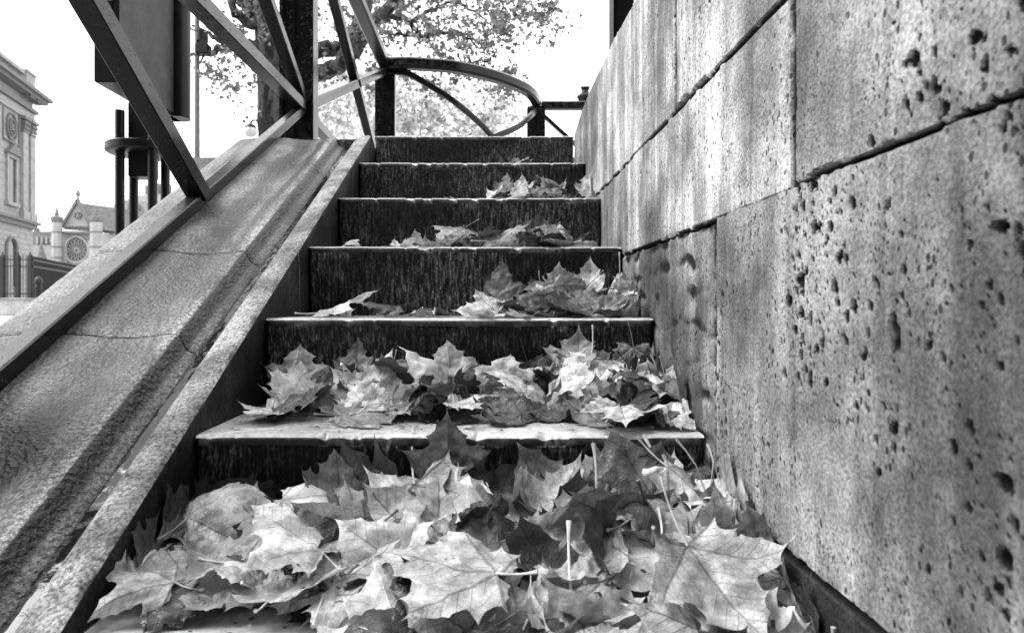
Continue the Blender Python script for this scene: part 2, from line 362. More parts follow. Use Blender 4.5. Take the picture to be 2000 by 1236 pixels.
# ------------------------------------------------------------------ the flight of steps
stairs = empty('staircase', (0, D0, 0), 'worn stone stairs with black tooled risers and pale wet treads strewn with leaves', 'staircase')
def step(k):
    y0 = D0+TR*k; zt = RI*(k+1); nx = 300
    xs = np.linspace(XS+.002, XW-.002, nx); edge = np.minimum(xs-xs[0], xs[-1]-xs)
    prof = [(.40, 0, 0), (.2, 0, 0), (.1, 0, 0), (.05, 0, 0), (.02, 0, 0), (.008, -.0010, 0), (.0025, -.004, 0), (.0005, -.009, 1), (0, -.015, 1), (.0008, -.0165, 2), (.0003, -.018, 2)]
    prof += [(.0008+.00005*i, -.021-i*.0072, 2) for i in range(1, 22)]
    vs = []; q = []
    sag = -.001*np.exp(-((xs-.0)/.25)**2)                       # worn hollow in the middle
    for j, (py, pz, mi) in enumerate(prof):
        yy = y0+py+0*xs; zz = zt+pz+sag*(1 if j < 10 else 0)
        zz = zz+.0010*fbm(xs*1, yy*1, k*3.1, 14)
        if j in (5, 6, 7, 8):                                     # chips along the arris
            ch = np.clip(fbm(xs, k*5.0, 0, 48)-.2, 0, 1)*.016
            yy = yy+ch; zz = zz-ch*.7*(j < 8)
        if mi == 2: yy = yy+.0022*vnoise(xs, zz*.1, k, 150)+.0022*fbm(xs, zz, k, 26)
        yy = yy+.0015*vnoise(xs, k*9., 0, 5)
        if mi != 2 or True: yy = yy+.010*np.clip(1-edge/.008, 0, 1)**2*(1 if mi else 0)
        vs += list(zip(xs.tolist(), yy.tolist(), zz.tolist())); q.append(mi)
    b = MB()
    b.v = vs
    for j in range(len(prof)-1):
        mi = {0: 0, 1: 1, 2: 2}[q[j+1]]
        if q[j+1] == 0: mi = 0
        for i in range(nx-1): b.f.append((j*nx+i, (j+1)*nx+i, (j+1)*nx+i+1, j*nx+i+1)); b.m.append(mi)
    nb = len(b.v); m_ = len(prof)
    for side, ii in ((0, 0), (1, nx-1)):
        ring = [j*nx+ii for j in range(m_)]+[len(b.v)]
        b.v.append((xs[ii], y0+.4, zt-.021-21*.0072)); b.f.append(tuple(ring if side else ring[::-1])); b.m.append(1)
    return b.build('step', [M['tread'], M['nose'], M['riser']], stairs, smooth=True)
for k in range(6): step(k)

# ------------------------------------------------------------------ sloping cheek wall: coping, gutter, curb
K = .541
cheek = empty('cheek_wall', (-.7, 1.2, 0), 'sloping granular stone coping with a wet gutter, left of the stairs', 'wall')
def zl(Zl, y): return CAMZ+Zl+K*y
def slope_block(name, prof, y0, y1, mats, step_=.008, rough=.0012, slots=None, cap_bottom=True, chip=.0, seed=0):
    """prof: list of (X, Zl); runs along the slope between y0 and y1, joints at both ends rounded"""
    px = []; 
    for (a, b) in zip(prof[:-1], prof[1:]):
        L = math.hypot(b[0]-a[0], b[1]-a[1]); m_ = max(1, int(L/.009))
        for i in range(m_): px.append((a[0]+(b[0]-a[0])*i/m_, a[1]+(b[1]-a[1])*i/m_))
    px.append(prof[-1]); px = np.array(px); ny = max(4, int((y1-y0)/step_)); ys = np.linspace(y0, y1, ny)
    Y, X = np.meshgrid(ys, px[:, 0], indexing='ij'); Z0 = np.broadcast_to(px[:, 1], X.shape)
    e = np.minimum(Y-y0, y1-Y); rnd = -.004*np.clip(1-e/.007, 0, 1)**2
    d = rough*2.2*fbm(X, Y, Z0, 9)+rough*fbm(X, Y, Z0, 60)
    sharp = np.zeros(len(px))
    Z = CAMZ+Z0+K*Y+d+rnd
    X = X+d*.6
    if chip:
        idx = chip if isinstance(chip, tuple) else None
        for pi, amp in chip:
            j = int(np.argmin(np.hypot(px[:, 0]-prof[pi][0], px[:, 1]-prof[pi][1])))
            c = np.clip(fbm(ys, seed, 0, 22)-.05, 0, 1)*amp
            for dj, f in ((-1, .5), (0, 1), (1, .5)):
                if 0 <= j+dj < len(px): Z[:, j+dj] -= c*f; X[:, j+dj] -= c*f*.8
    b = MB(); npx = len(px); b.v = list(zip(X.ravel().tolist(), Y.ravel().tolist(), Z.ravel().tolist()))
    slots = slots or (lambda p: 0)
    for i in range(ny-1):
        for j in range(npx-1):
            b.f.append((i*npx+j, i*npx+j+1, (i+1)*npx+j+1, (i+1)*npx+j)); b.m.append(slots((px[j]+px[j+1])/2))
    for ii, rev in ((0, 1), (ny-1, 0)):
        r = [ii*npx+j for j in range(npx)]; b.f.append(tuple(r[::-1] if not rev else r)); b.m.append(0)
    return b.build(name, mats, cheek, smooth=True)
profR = [(-.925, -1.25), (-.925, -.722), (-.918, -.712), (-.905, -.706), (-.86, -.702), (-.80, -.700), (-.74, -.703), (-.69, -.708), (-.65, -.710), (-.61, -.706), (-.585, -.7025), (-.570, -.703),
         (-.5645, -.706), (-.5605, -.713), (-.556, -.722), (-.551, -.730), (-.545, -.7335), (-.536, -.7375), (-.531, -.745), (-.515, -.749), (-.503, -.748), (-.499, -.747), (-.4985, -.80)]
profC = [(-.4965, -.80), (-.4965, -.7165), (-.490, -.710), (-.476, -.706), (-.458, -.703), (-.447, -.702), (-.4415, -.706), (-.4405, -.715), (-.4400, -.75), (-.4400, -1.25)]
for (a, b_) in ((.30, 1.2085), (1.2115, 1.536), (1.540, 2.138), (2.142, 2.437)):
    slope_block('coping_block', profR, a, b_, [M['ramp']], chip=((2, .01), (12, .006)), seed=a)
for (a, b_) in ((.30, 1.536), (1.540, 2.138), (2.142, 2.462)):
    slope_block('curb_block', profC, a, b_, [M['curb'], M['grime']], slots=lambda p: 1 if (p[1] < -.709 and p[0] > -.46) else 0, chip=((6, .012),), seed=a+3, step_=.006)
# level top end behind the slope
g = MB(); zt = CAMZ-.706+K*2.437
g.box(-.92, -.4405, 2.440, 2.98, 0, zt-.002); g.build('end_block', M['ramp'], cheek, bevel=.006)
g = MB()
vs = []
for y in (.30, 2.45):
    vs += [(-.49, y, zl(-.79, y)), (-.91, y, zl(-.79, y)), (-.91, y, -.9), (-.49, y, -.9)]
g.add(vs, [(0, 1, 2, 3), (7, 6, 5, 4), (0, 4, 5, 1), (1, 5, 6, 2), (2, 6, 7, 3), (3, 7, 4, 0)]); g.build('core', M['mortar'], cheek)
# water lying in the gutter
ys = np.linspace(.45, 2.35, 1100); b = MB(); xw = [-.5305, -.5275, -.5235, -.519, -.514, -.509, -.503, -.4985]
for y in ys:
    for x in xw:
        yy = y+.012*abs((x+.515)/.012)**1.5                     # crescent ripples
        h = .0011*float(fbm(x, yy*.6, 0, 130, 2))+.0008*float(vnoise(x, yy, 3., 60))
        b.v.append((x+.003*float(vnoise(y, 1., 0, 12))*(x < -.527), y, zl(-.7452, y)+h*(1 if -.530 < x < -.499 else .2)))
for i in range(len(ys)-1):
    for j in range(7): b.f.append((i*8+j, i*8+j+1, i*8+j+9, i*8+j+8)); b.m.append(0)
tag(b.build('gutter_water', M['water'], smooth=True), 'thin dark stream of rainwater rippling down the gutter', kind='structure')

# ------------------------------------------------------------------ right-hand wall of big blocks
wall = empty('stone_wall', (XW, 1.2, 0), 'tall pitted limestone block wall with vertical streaks, right of the stairs', 'wall')
def ztop(y): return CAMZ+np.interp(y, [0, 1.2, 1.475, 1.72, 2.16, 2.35, 2.53, 2.6], [.66, .668, .677, .694, .694, .683, .655, .64])
def block(y0, y1, z0, z1, step_, npit, prad, tone=1., pdens_low=False, band=0., bev=.0032, seed=1, gouges=(), streaks=.0):
    rs = np.random.RandomState(seed); ny = int((y1-y0)/step_)+1; hz = (z1 if z1 else .69)-z0; nz = int(hz/step_)+1
    ys = np.linspace(y0, y1, ny); Y, V = np.meshgrid(ys, np.linspace(0, 1, nz), indexing='ij')
    zt_ = (CAMZ+z1) if z1 is not None else ztop(Y)
    Z = CAMZ+z0+V*(zt_-CAMZ-z0)
    wob = .0018*fbm(Y, Z, seed, 14)
    e = np.minimum(np.minimum(Y-y0, y1-Y), np.minimum(Z-CAMZ-z0, zt_-Z))
    e = e+.0028*fbm(Y, Z, seed*2., 26)+.0022*fbm(Y, Z, seed*2., 90)
    D = .009*np.clip(1-e/bev, 0, 1)**2+wob*.8+.0009*fbm(Y, Z, seed, 70)
    if streaks: D = D+streaks*np.clip(vnoise(Y, Z*.03, seed, 110), 0, 1)
    pit = np.zeros_like(Y)
    H = zt_-CAMZ-z0
    for i in range(npit):
        cy = rs.uniform(y0, y1); cz = CAMZ+z0+rs.rand()*(hz)
        if vnoise(cy, cz, seed, 6) < -.10+rs.rand()*.42: continue
        r = prad*(.16+.9*rs.rand()**4.5); as_ = rs.uniform(.4, .95)
        i0, i1 = np.searchsorted(ys, [cy-r*2.2, cy+r*2.2])
        if i1 <= i0: continue
        sy = Y[i0:i1]; sz = Z[i0:i1]; a = rs.uniform(-.5, .5)
        u = (sy-cy)*math.cos(a)+(sz-cz)*math.sin(a); v = -(sy-cy)*math.sin(a)+(sz-cz)*math.cos(a)
        q = np.sqrt((u/(r*as_))**2+(v/r)**2)+.75*fbm(sy, sz, i*.37, .8/r, 3)
        f = np.clip((1.1-q)/.35, 0, 1); f = f*f*(3-2*f)
        D[i0:i1] = np.maximum(D[i0:i1], D[i0:i1]*0+f*r*1.3+D[i0:i1]*(1-f)); pit[i0:i1] = np.maximum(pit[i0:i1], f)
    for (cy, cz, ry, rz, dp) in gouges:
        q = np.sqrt(((Y-cy)/ry)**2+((Z-CAMZ-cz)/rz)**2)+.5*fbm(Y, Z, seed, 45); f = np.clip((1.2-q)/.35, 0, 1)
        D = np.maximum(D, f*dp); pit = np.maximum(pit, f*.9)
    if band:                                   # weathered beds
        bb = np.clip(fbm(Y*.6, Z, seed, 30)+.35*np.sin(Z*120+4*fbm(Y, Z, 2, 9)), 0, 1); D = D+band*bb*(.6+fbm(Y, Z, 3, 50)); pit = np.maximum(pit, np.clip(bb*1.0-.15, 0, .6))
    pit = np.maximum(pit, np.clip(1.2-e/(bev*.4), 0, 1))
    X = XW+D
    b = MB(); b.v = list(zip(X.ravel().tolist(), Y.ravel().tolist(), Z.ravel().tolist()))
    idx = np.arange(ny*nz).reshape(ny, nz)
    q = np.stack([idx[:-1, :-1], idx[:-1, 1:], idx[1:, 1:], idx[1:, :-1]], -1).reshape(-1, 4); b.f = [tuple(r) for r in q.tolist()]
    ring = list(idx[:, 0])+list(idx[-1, 1:])+list(idx[::-1, -1][1:])+list(idx[0, ::-1][1:-1])
    base = len(b.v); b.v += [(XW+.24, b.v[i][1], b.v[i][2]) for i in ring]; L = len(ring)
    for i in range(L): b.f.append((ring[i], base+i, base+(i+1) % L, ring[(i+1) % L]))
    b.m = [0]*len(b.f)
    o = b.build('stone_block', M['wall'], wall, smooth=True); me = o.data
    at = me.attributes.new('pit', 'FLOAT', 'POINT'); at.data.foreach_set('value', np.concatenate([pit.ravel(), np.zeros(L)]).astype('f'))
    tn = tone*np.ones(ny*nz+L); at = me.attributes.new('tone', 'FLOAT', 'POINT'); at.data.foreach_set('value', tn.astype('f'))
    return o
block(1.1580, 2.54, .3345, None, .006, 90, .004, 1.12, seed=11, streaks=.0012, bev=.0016)
block(.7070, 1.1500, .336, None, .005, 120, .006, 1.1, seed=12, streaks=.0010, gouges=((1.11, .339, .03, .005, .03), (1.03, .338, .05, .003, .02)))
block(.12, .7000, .1290, None, .0024, 1700, .0072, .62, seed=13, bev=.0020, gouges=((.645, .131, .026, .0026, .03), (.54, .1295, .05, .0016, .02), (.43, .1295, .03, .001, .02)))
block(1.5585, 2.40, .1215, .3325, .006, 40, .004, .62, seed=14, streaks=.001, bev=.0018)
block(.7070, 1.5570, .1215, .3335, .005, 140, .004, 1.12, seed=15, streaks=.0008, bev=.0022)
block(.9505, 1.75, -.265, .1190, .005, 120, .005, .58, seed=16, band=.006, bev=.002)
block(.12, .9462, -.265, .1265, .0024, 3000, .0070, .68, seed=17, bev=.0020, gouges=((.42, .05, .006, .003, .02),))
block(-.94, .1165, -.265, None, .02, 20, .01, .9, seed=19)
block(.12, 1.10, -.37, -.2685, .006, 60, .006, .07, seed=18, bev=.006)
# backing
g = MB(); ys_ = np.linspace(.1, 2.5, 30); nb_ = len(ys_)
for x in (XW+.016, XW+.2): g.v += [(x, float(y), z) for y in ys_ for z in (-.02, float(ztop(y))-.006)]
for s_ in (0, 1):
    for i in range(nb_-1):
        a = s_*2*nb_+i*2; g.f.append((a, a+1, a+3, a+2) if s_ == 0 else (a, a+2, a+3, a+1))
g.f += [(i*2+1, 2*nb_+i*2+1, 2*nb_+i*2+3, i*2+3) for i in range(nb_-1)]; g.m = [0]*len(g.f)
g.build('joint_mortar', M['mortar'], wall)

rb = empty('rear_light_block', (0, -3.2, 0), 'tall dark building added out of view behind the viewpoint to cut light', 'building')  # added, unseen: keeps skylight from behind off risers, posts and leaves
MB().box(-11, 9, -9, -3.2, 0, 13).build('wall', M['rear_block_stone'], rb)
MB().box(-11.2, 9.2, -9.2, -3.0, 13.002, 13.4).build('cornice', M['rear_block_stone'], rb)
for i_ in range(6):
    for k_ in range(3):
        MB().box(-9.5+i_*3.2, -8.3+i_*3.2, -3.199, -3.16, 1.2+k_*4, 3.6+k_*4).build('window', M['glass'], rb)
# ------------------------------------------------------------------ black steel railing
XR = -.787
rail = empty('metal_railing', (XR, 2.79, TZ), 'wet black steel railing with crossed bars climbing the coping and curving round the landing', 'railing')
def R(y, dz=0): return Vector((XR, y, CAMZ-.684+K*y+dz))
BW_, BH = .045, .036
g = MB(); g.bar(R(.35), R(2.80), .037, .034, ch=.003); g.build('bottom_rail', M['metal_sheen'], rail)
ZT = CAMZ+1.80                     # level top rail
zb = CAMZ+.825
Y1, Y2 = 2.82, 4.97
def topslope(y): return Vector((XR, y, ZT-(Y1-y)*K))
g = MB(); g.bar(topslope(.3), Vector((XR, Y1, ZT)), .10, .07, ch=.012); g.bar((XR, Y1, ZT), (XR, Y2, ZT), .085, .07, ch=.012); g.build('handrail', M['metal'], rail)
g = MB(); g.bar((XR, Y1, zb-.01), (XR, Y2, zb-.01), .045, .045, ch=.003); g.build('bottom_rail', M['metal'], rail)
def brace(a, b, w_=.044, h_=.044, up=(1, 0, 0)):
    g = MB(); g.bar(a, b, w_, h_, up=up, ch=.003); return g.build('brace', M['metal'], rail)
brace(R(1.80, .01), Vector((XR, .93, CAMZ+.82)), .046, .05)          # A
brace(R(2.76, .02), Vector((XR, .85, CAMZ+.80)), .044, .05)      # B
brace(R(2.78, .04), Vector((XR, 1.86, CAMZ+1.31)), .040, .048)       # C
brace((XR, Y1-.03, zb+.01), (XR, Y2, ZT-.05), .05, .05)              # D
brace((XR, Y1, ZT-.02), (XR, Y2, zb), .05, .05)                      # F
def post(x, y, z0, z1, wd=.15):
    g = MB(); o = empty_child = None
    g.box(x-wd*.36, x+wd*.5, y-.045, y+.045, z0, z1)
    g.box(x-wd*.5, x-wd*.36-.001, y-.02, y+.10, z0, z1)
    g.box(x+wd*.5-.006, x+wd*.5+.006, y-.06, y-.046, z0, z1)
    g.box(x-wd*.36, x-wd*.36+.008, y-.058, y-.046, z0, z1)
    g.box(x-wd*.02, x+wd*.02, y-.052, y-.046, z0, z1)
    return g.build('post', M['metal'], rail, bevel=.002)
post(-.822, Y1+.03, TZ-.02, ZT+.02); post(XR+.0, Y2+.03, TZ-.02, ZT-.03)
post(XR, .92, .0, CAMZ+.80, .10)
crv = [(-.787, 4.97), (-.63, 4.955), (-.486, 4.975), (-.263, 5.03), (0, 5.2), (.217, 5.43), (.34, 5.63), (.41, 5.88)]
def smooth_poly(pts, m_=6):
    pts = [Vector((p[0], p[1], 0)) for p in pts]; out = []
    for i in range(len(pts)-1):
        p0, p1, p2, p3 = pts[max(i-1, 0)], pts[i], pts[i+1], pts[min(i+2, len(pts)-1)]
        for j in range(m_):
            t = j/m_; out.append(.5*((2*p1)+(-p0+p2)*t+(2*p0-5*p1+4*p2-p3)*t*t+(-p0+3*p1-3*p2+p3)*t**3))
    return out+[pts[-1]]
cp = smooth_poly(crv); L = len(cp)
def strip(name, za, zb_, wd, ht, sag=False):
    b = MB(); c = min(wd, ht)*.18
    pr = [(-wd/2+c, -ht/2), (wd/2-c, -ht/2), (wd/2, -ht/2+c), (wd/2, ht/2-c), (wd/2-c, ht/2), (-wd/2+c, ht/2), (-wd/2, ht/2-c), (-wd/2, -ht/2+c)]
    for i, p in enumerate(cp):
        d = (cp[min(i+1, L-1)]-cp[max(i-1, 0)]).normalized(); r = Vector((d.y, -d.x, 0)); z = za+(zb_-za)*i/(L-1)
        if sag: z = max(zb_, za-1.44*(i/(L-1))**2.24)
        b.v += [tuple(p+r*x+Vector((0, 0, z+y))) for x, y in pr]
    b.f = [(i*8+k, i*8+(k+1) % 8, (i+1)*8+(k+1) % 8, (i+1)*8+k) for i in range(L-1) for k in range(8)]+[tuple(range(8))[::-1], tuple(range(8*(L-1), 8*L))]
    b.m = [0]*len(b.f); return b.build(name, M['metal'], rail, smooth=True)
strip('handrail', ZT, ZT, .085, .085)
strip('bottom_rail', zb-.05, zb-.05, .045, .045)
strip('brace', ZT-.05, CAMZ+.80, .03, .05, True)
strip('brace', CAMZ+.71, ZT-.05, .03, .05)
post(.41, 5.97, TZ-.02, ZT-.02)
g = MB(); g.bar((.46, 5.97, ZT-.01), (2.4, 5.97, ZT-.01), .085, .07, ch=.012); g.build('handrail', M['metal'], rail)
g = MB(); g.bar((.46, 5.97, ZT-.08), (1.5, 5.97, zb-.05), .03, .045, up=(0, 1, 0)); g.build('brace', M['metal'], rail)
post(1.6, 5.97, TZ-.02, ZT)

# dark mast behind the wall top
g = MB(); g.box(.425, .49, 2.26, 2.33, TZ-.02, 3.2); g.box(.418, .424, 2.25, 2.34, TZ-.02, 3.2)
g.box(.40, .51, 2.24, 2.35, TZ-.02, TZ+.012)
tag(g.build('square_post', M['metal2'], bevel=.003), 'square black steel post standing on top of the right-hand wall', 'post')

# ------------------------------------------------------------------ sign pillar
sp = empty('sign_pillar', (-2.02, 3.9, 0), 'dark street sign cabinet on a pole caged by four thick rods', 'sign')
zb0 = CAMZ+1.175
g = MB(); g.box(-2.085, -1.965, 3.50, 4.27, zb0, zb0+1.6); g.build('cabinet', M['metal2'], sp, bevel=.006)
g = MB(); g.box(-1.9645, -1.958, 3.515, 4.12, zb0+.015, zb0+1.585); g.build('side_panel', M['sign'], sp, bevel=.002)
g = MB(); g.tube([(-1.962, 4.195, zb0+.0), (-1.962, 4.195, zb0+1.6)], .07, 24); g.build('corner_tube', M['metal2'], sp, smooth=True)
g = MB(); g.box(-2.066, -1.984, 3.497, 3.4995, zb0+.28, zb0+1.5); g.build('front_panel', M['metal'], sp)
g = MB(); g.box(-2.09, -1.97, 3.84, 3.96, CAMZ+.745, zb0-.001); g.build('pole', M['metal2'], sp, bevel=.004)
g = MB(); g.lathe((-2.03, 3.9, CAMZ+.885), [(.19, 0), (.2, .006), (.2, .045), (.19, .052)], 40); g.build('flange', M['metal2'], sp, smooth=True)
for (dx, dy, top) in ((-.094, -.08, .235), (-.122, .12, .18), (.114, -.12, .24), (.089, .08, .20)):
    g = MB(); g.tube([(-2.03+dx, 3.9+dy, 0), (-2.03+dx, 3.9+dy, CAMZ+.885+top)], .0255, 16); g.build('rod', M['metal2'], sp, smooth=True)
g = MB(); g.lathe((-2.03, 3.9, 0), [(.22, 0), (.22, .02), (.2, .025)], 30); g.build('base_plate', M['metal2'], sp)

# ------------------------------------------------------------------ lamp pole, dome camera, finial
lp = empty('lamp_post', tuple(P(385, 600, 13)[:2])+(0,), 'thin grey pole with boxes and cables strapped to it, left of the big tree', 'pole')
g = MB(); a = P(385, 27, 13); a0 = Vector((a.x, 13, 0)); g.tube([a0, a], [.062, .045], 14); g.build('pole', M['pole'], lp, smooth=True)
g = MB(); g.tube([P(395, 62, 12.9), P(395, 82, 12.9)], .11, 12); g.build('junction_box', M['metal2'], lp, smooth=True)
g = MB(); c = P(397, 97, 12.85); g.box(c.x-.12, c.x+.13, 12.75, 12.95, c.z-.11, c.z+.09); g.build('junction_box', M['metal2'], lp, bevel=.02)
for pts in ([(385, 27), (386, 45), (392, 62)], [(362, 45), (375, 58), (392, 64)], [(400, 65), (405, 75), (403, 100), (390, 125)], [(362, 106), (380, 108), (395, 100)]):
    g = MB(); g.tube([P(x, y, 12.85) for x, y in pts], .018, 6); g.build('cable', M['iron'], lp)
c = P(489, 254, 9)
dc = empty('dome_camera', c, 'small pale globe camera on a hooked arm above the coping', 'camera')
g = MB(); g.lathe(c, [(.0, -.10), (.045, -.092), (.078, -.06), (.09, -.01), (.08, .02)], 16); g.build('globe', M['white'], dc, smooth=True)
g = MB(); g.lathe(c, [(.082, .02), (.07, .055), (.03, .08), (.012, .09)], 16); g.build('cap', M['metal2'], dc, smooth=True)
g = MB(); g.tube([c+Vector((0, 0, .085)), c+Vector((.03, 0, .13)), c+Vector((.09, 0, .13)), c+Vector((.12, 0, .05)), c+Vector((.12, 0, -c.z))], .014, 8); g.build('arm', M['metal2'], dc, smooth=True)
c = P(1143, 190, 30)
ln = empty('street_lantern', (c.x, 30, 0), 'old lantern top with a small crown showing over the railing beside the wall', 'lamp')
g = MB(); g.lathe((c.x, 30, c.z), [(.02, -.25), (.30, -.2), (.36, -.02), (.40, 0), (.30, .12), (.18, .2), (.16, .28), (.1, .3), (.22, .42), (.06, .43)], 12); g.build('hood', M['metal2'], ln, smooth=True)
g = MB()
for k in range(8):
    a = k*math.pi/4; g.tube([(c.x+.14*math.cos(a), 30+.14*math.sin(a), c.z+.3), (c.x+.24*math.cos(a), 30+.24*math.sin(a), c.z+.56)], [.03, .015], 5)
g.build('crown', M['metal2'], ln)
g = MB(); g.tube([(c.x, 30, 0), (c.x, 30, c.z-.9)], [.12, .06], 10); g.build('column', M['iron'], ln)
g = MB(); g.lathe((c.x, 30, c.z), [(.16, -.9), (.28, -.26)], 8); g.build('glass', M['white'], ln)

# ------------------------------------------------------------------ background: palace, church, houses, fence
pal = empty('palace', (-41.2, 60, 0), 'corner of a pale classical palace with balustrade, pilasters and cornice at far left', 'building')
ax = (Vector((-39.7, 54, 0))-Vector((-41.2, 60, 0))).normalized(); outn = Vector((-ax.y, ax.x, 0))
if outn.x < 0: outn = -outn
C0 = Vector((-41.2, 60, 0))
def fa(a, o, z): return C0+ax*a+outn*o+Vector((0, 0, z))      # a metres from the corner, o metres out of the wall
def fbox(g, a0, a1, o0, o1, z0, z1, mi=0):
    vs = [fa(a, o, z) for z in (z0, z1) for o in (o0, o1) for a in (a0, a1)]
    g.add(vs, [(0, 1, 3, 2), (4, 6, 7, 5), (0, 4, 5, 1), (2, 3, 7, 6), (0, 2, 6, 4), (1, 5, 7, 3)], mi)
def part(name, boxes, mat, parent=pal):
    g = MB(); [fbox(g, *b) for b in boxes]; return g.build(name, mat, parent)
part('wall', [(0, 22, -12, 0, 0, 19.0)], M['facade'])
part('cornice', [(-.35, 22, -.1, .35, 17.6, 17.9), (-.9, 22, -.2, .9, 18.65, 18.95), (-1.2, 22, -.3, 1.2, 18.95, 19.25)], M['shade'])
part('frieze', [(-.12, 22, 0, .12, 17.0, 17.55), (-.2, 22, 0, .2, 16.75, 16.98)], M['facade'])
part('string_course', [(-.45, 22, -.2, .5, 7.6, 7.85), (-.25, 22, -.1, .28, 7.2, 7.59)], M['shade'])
part('parapet_pier', [(-.1, 1.7, -.6, .15, 19.26, 20.9), (-.2, 1.8, -.7, .25, 20.9, 21.1)], M['facade'])
part('parapet_rail', [(1.75, 22, -.5, .05, 19.26, 19.6), (1.75, 22, -.5, .05, 20.6, 20.9)], M['facade'])
for i in range(26):
    g = MB(); q = fa(2.1+i*.42, -.2, 19.6); g.lathe(q, [(.1, 0), (.14, .3), (.08, .6), (.09, 1.0)], 8); g.build('baluster', M['shade'], pal, smooth=True)
for a in (.15, 1.65):
    part('pilaster', [(a, a+1.0, 0, .28, 8.6, 15.4)], M['facade']); part('pedestal', [(a-.15, a+1.15, 0, .38, 7.86, 8.59)], M['facade'])
    g = MB()
    fbox(g, a-.05, a+1.05, 0, .34, 15.42, 15.6); fbox(g, a-.18, a+1.18, 0, .5, 16.5, 16.74)
    for r_ in range(2):
        for j in range(4): fbox(g, a+.02+j*.27, a+.2+j*.27, .28, .42+.05*r_, 15.65+r_*.4, 15.98+r_*.4)
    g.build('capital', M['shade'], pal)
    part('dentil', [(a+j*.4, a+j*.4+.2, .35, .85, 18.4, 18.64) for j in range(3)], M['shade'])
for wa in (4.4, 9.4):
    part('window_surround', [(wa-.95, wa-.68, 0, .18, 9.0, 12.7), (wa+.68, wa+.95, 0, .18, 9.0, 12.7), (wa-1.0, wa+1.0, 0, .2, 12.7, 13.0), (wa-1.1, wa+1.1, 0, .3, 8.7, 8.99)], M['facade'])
    w_ = part('window', [(wa-.66, wa+.66, .01, .05, 9.0, 12.68)], M['glass'])
    g = MB(); fbox(g, wa-.04, wa+.04, .05, .1, 9.0, 12.68)
    for j in range(5): fbox(g, wa-.66, wa+.66, .05, .1, 9.0+j*.9, 9.07+j*.9)
    o = g.build('glazing_bars', M['facade']); o.parent = w_; o.matrix_parent_inverse = Matrix.Translation(-C0)@Matrix.Identity(4)
    g = MB(); g.add([fa(wa-1.25, o_, 13.0) for o_ in (0, .4)]+[fa(wa, o_, 13.95) for o_ in (0, .4)]+[fa(wa+1.25, o_, 13.0) for o_ in (0, .4)], [(0, 1, 3, 2), (2, 3, 5, 4), (4, 5, 1, 0), (1, 5, 3), (0, 2, 4)]); g.build('pediment', M['shade'], pal)
    g = MB()
    for k in range(28):
        t0, t1 = 2*math.pi*k/28, 2*math.pi*(k+1)/28
        for r0, r1, oo in ((.55, .72, .14), (.9, 1.05, .1)):
            g.bar(fa(wa+r0*math.cos(t0), oo, 15.3+r0*1.25*math.sin(t0)), fa(wa+r0*math.cos(t1), oo, 15.3+r0*1.25*math.sin(t1)), .14, .12)
    g.build('medallion', M['shade'], pal)
    g = MB(); g.lathe(fa(wa, .08, 14.9), [(.05, 0), (.25, .1), (.18, .4), (.2, .65), (.05, .8)], 8); g.build('bust', M['shade'], pal, smooth=True)
    part('panel_frame', [(wa-1.5, wa-1.38, 0, .1, 14.1, 16.6), (wa+1.38, wa+1.5, 0, .1, 14.1, 16.6), (wa-1.5, wa+1.5, 0, .16, 13.98, 14.12)], M['shade'])
    g = MB(); pts = [fa(wa-.75, .02, 2.0), fa(wa+.75, .02, 2.0)]+[fa(wa+.75*math.cos(t), .02, 5.1+.75*math.sin(t)) for t in np.linspace(0, math.pi, 10)]
    g.add(pts, [tuple(range(len(pts)))]); g.build('ground_floor_window', M['glass'], pal)
    g = MB(); ps = [fa(wa+.95*math.cos(t), .1, 5.1+.95*math.sin(t)) for t in np.linspace(0, math.pi, 13)]
    g.tube([fa(wa+.95, .1, 1)]+ps+[fa(wa-.95, .1, 1)], .13, 6); g.build('arch_moulding', M['shade'], pal)
for j in range(14): part('masonry_joint', [(0, 22, .0, .012, .9+j*.44, .93+j*.44)], M['shade']) if j < 14 else 0
for j in range(14): part('masonry_joint', [(0, 22, .0, .010, 8.3+j*.62, 8.32+j*.62)], M['shade'])

def B(px, py, Y): return P(px, py, Y)
ch = empty('church', P(150, 600, 90)*1 if False else (P(150, 600, 90).x, 90, 0), 'small gothic church with gabled front, twin turrets and a big rose window', 'church')
def cbox(name, px0, px1, py0, py1, y0, y1, mat, parent=ch, bevel=0):
    a = P(px0, py1, y0); b = P(px1, py0, y0); g = MB(); g.box(a.x, b.x, y0, y1, max(0, a.z), b.z); return g.build(name, mat, parent, bevel=bevel)
cbox('nave_wall', 118, 180, 452, 612, 90, 100, M['church'])
a, b_, c = P(121, 444, 91.), P(179, 444, 91.), P(152.5, 393, 91.)
g = MB(); g.add([a, b_, c, a+Vector((0, .8, 0)), b_+Vector((0, .8, 0)), c+Vector((0, .8, 0))], [(0, 1, 2), (5, 4, 3), (0, 3, 4, 1), (1, 4, 5, 2), (2, 5, 3, 0)]); g.build('gable', M['church'], ch)
a2, b2, c2 = [p+Vector((0, .3, -.2)) for p in (a, b_, c)]
g = MB(); dv = Vector((9, 16, 0)); g.add([a2, b2, c2, a2+dv, b2+dv, c2+dv], [(0, 1, 2), (5, 4, 3), (0, 3, 4, 1), (1, 4, 5, 2), (2, 5, 3, 0)]); g.build('roof', M['roof'], ch)
g = MB(); g.bar(a+Vector((0, -.1, 0)), c+Vector((0, -.1, .1)), .5, .3); g.bar(c+Vector((0, -.1, .1)), b_+Vector((0, -.1, 0)), .5, .3); g.build('gable_coping', M['shade'], ch)
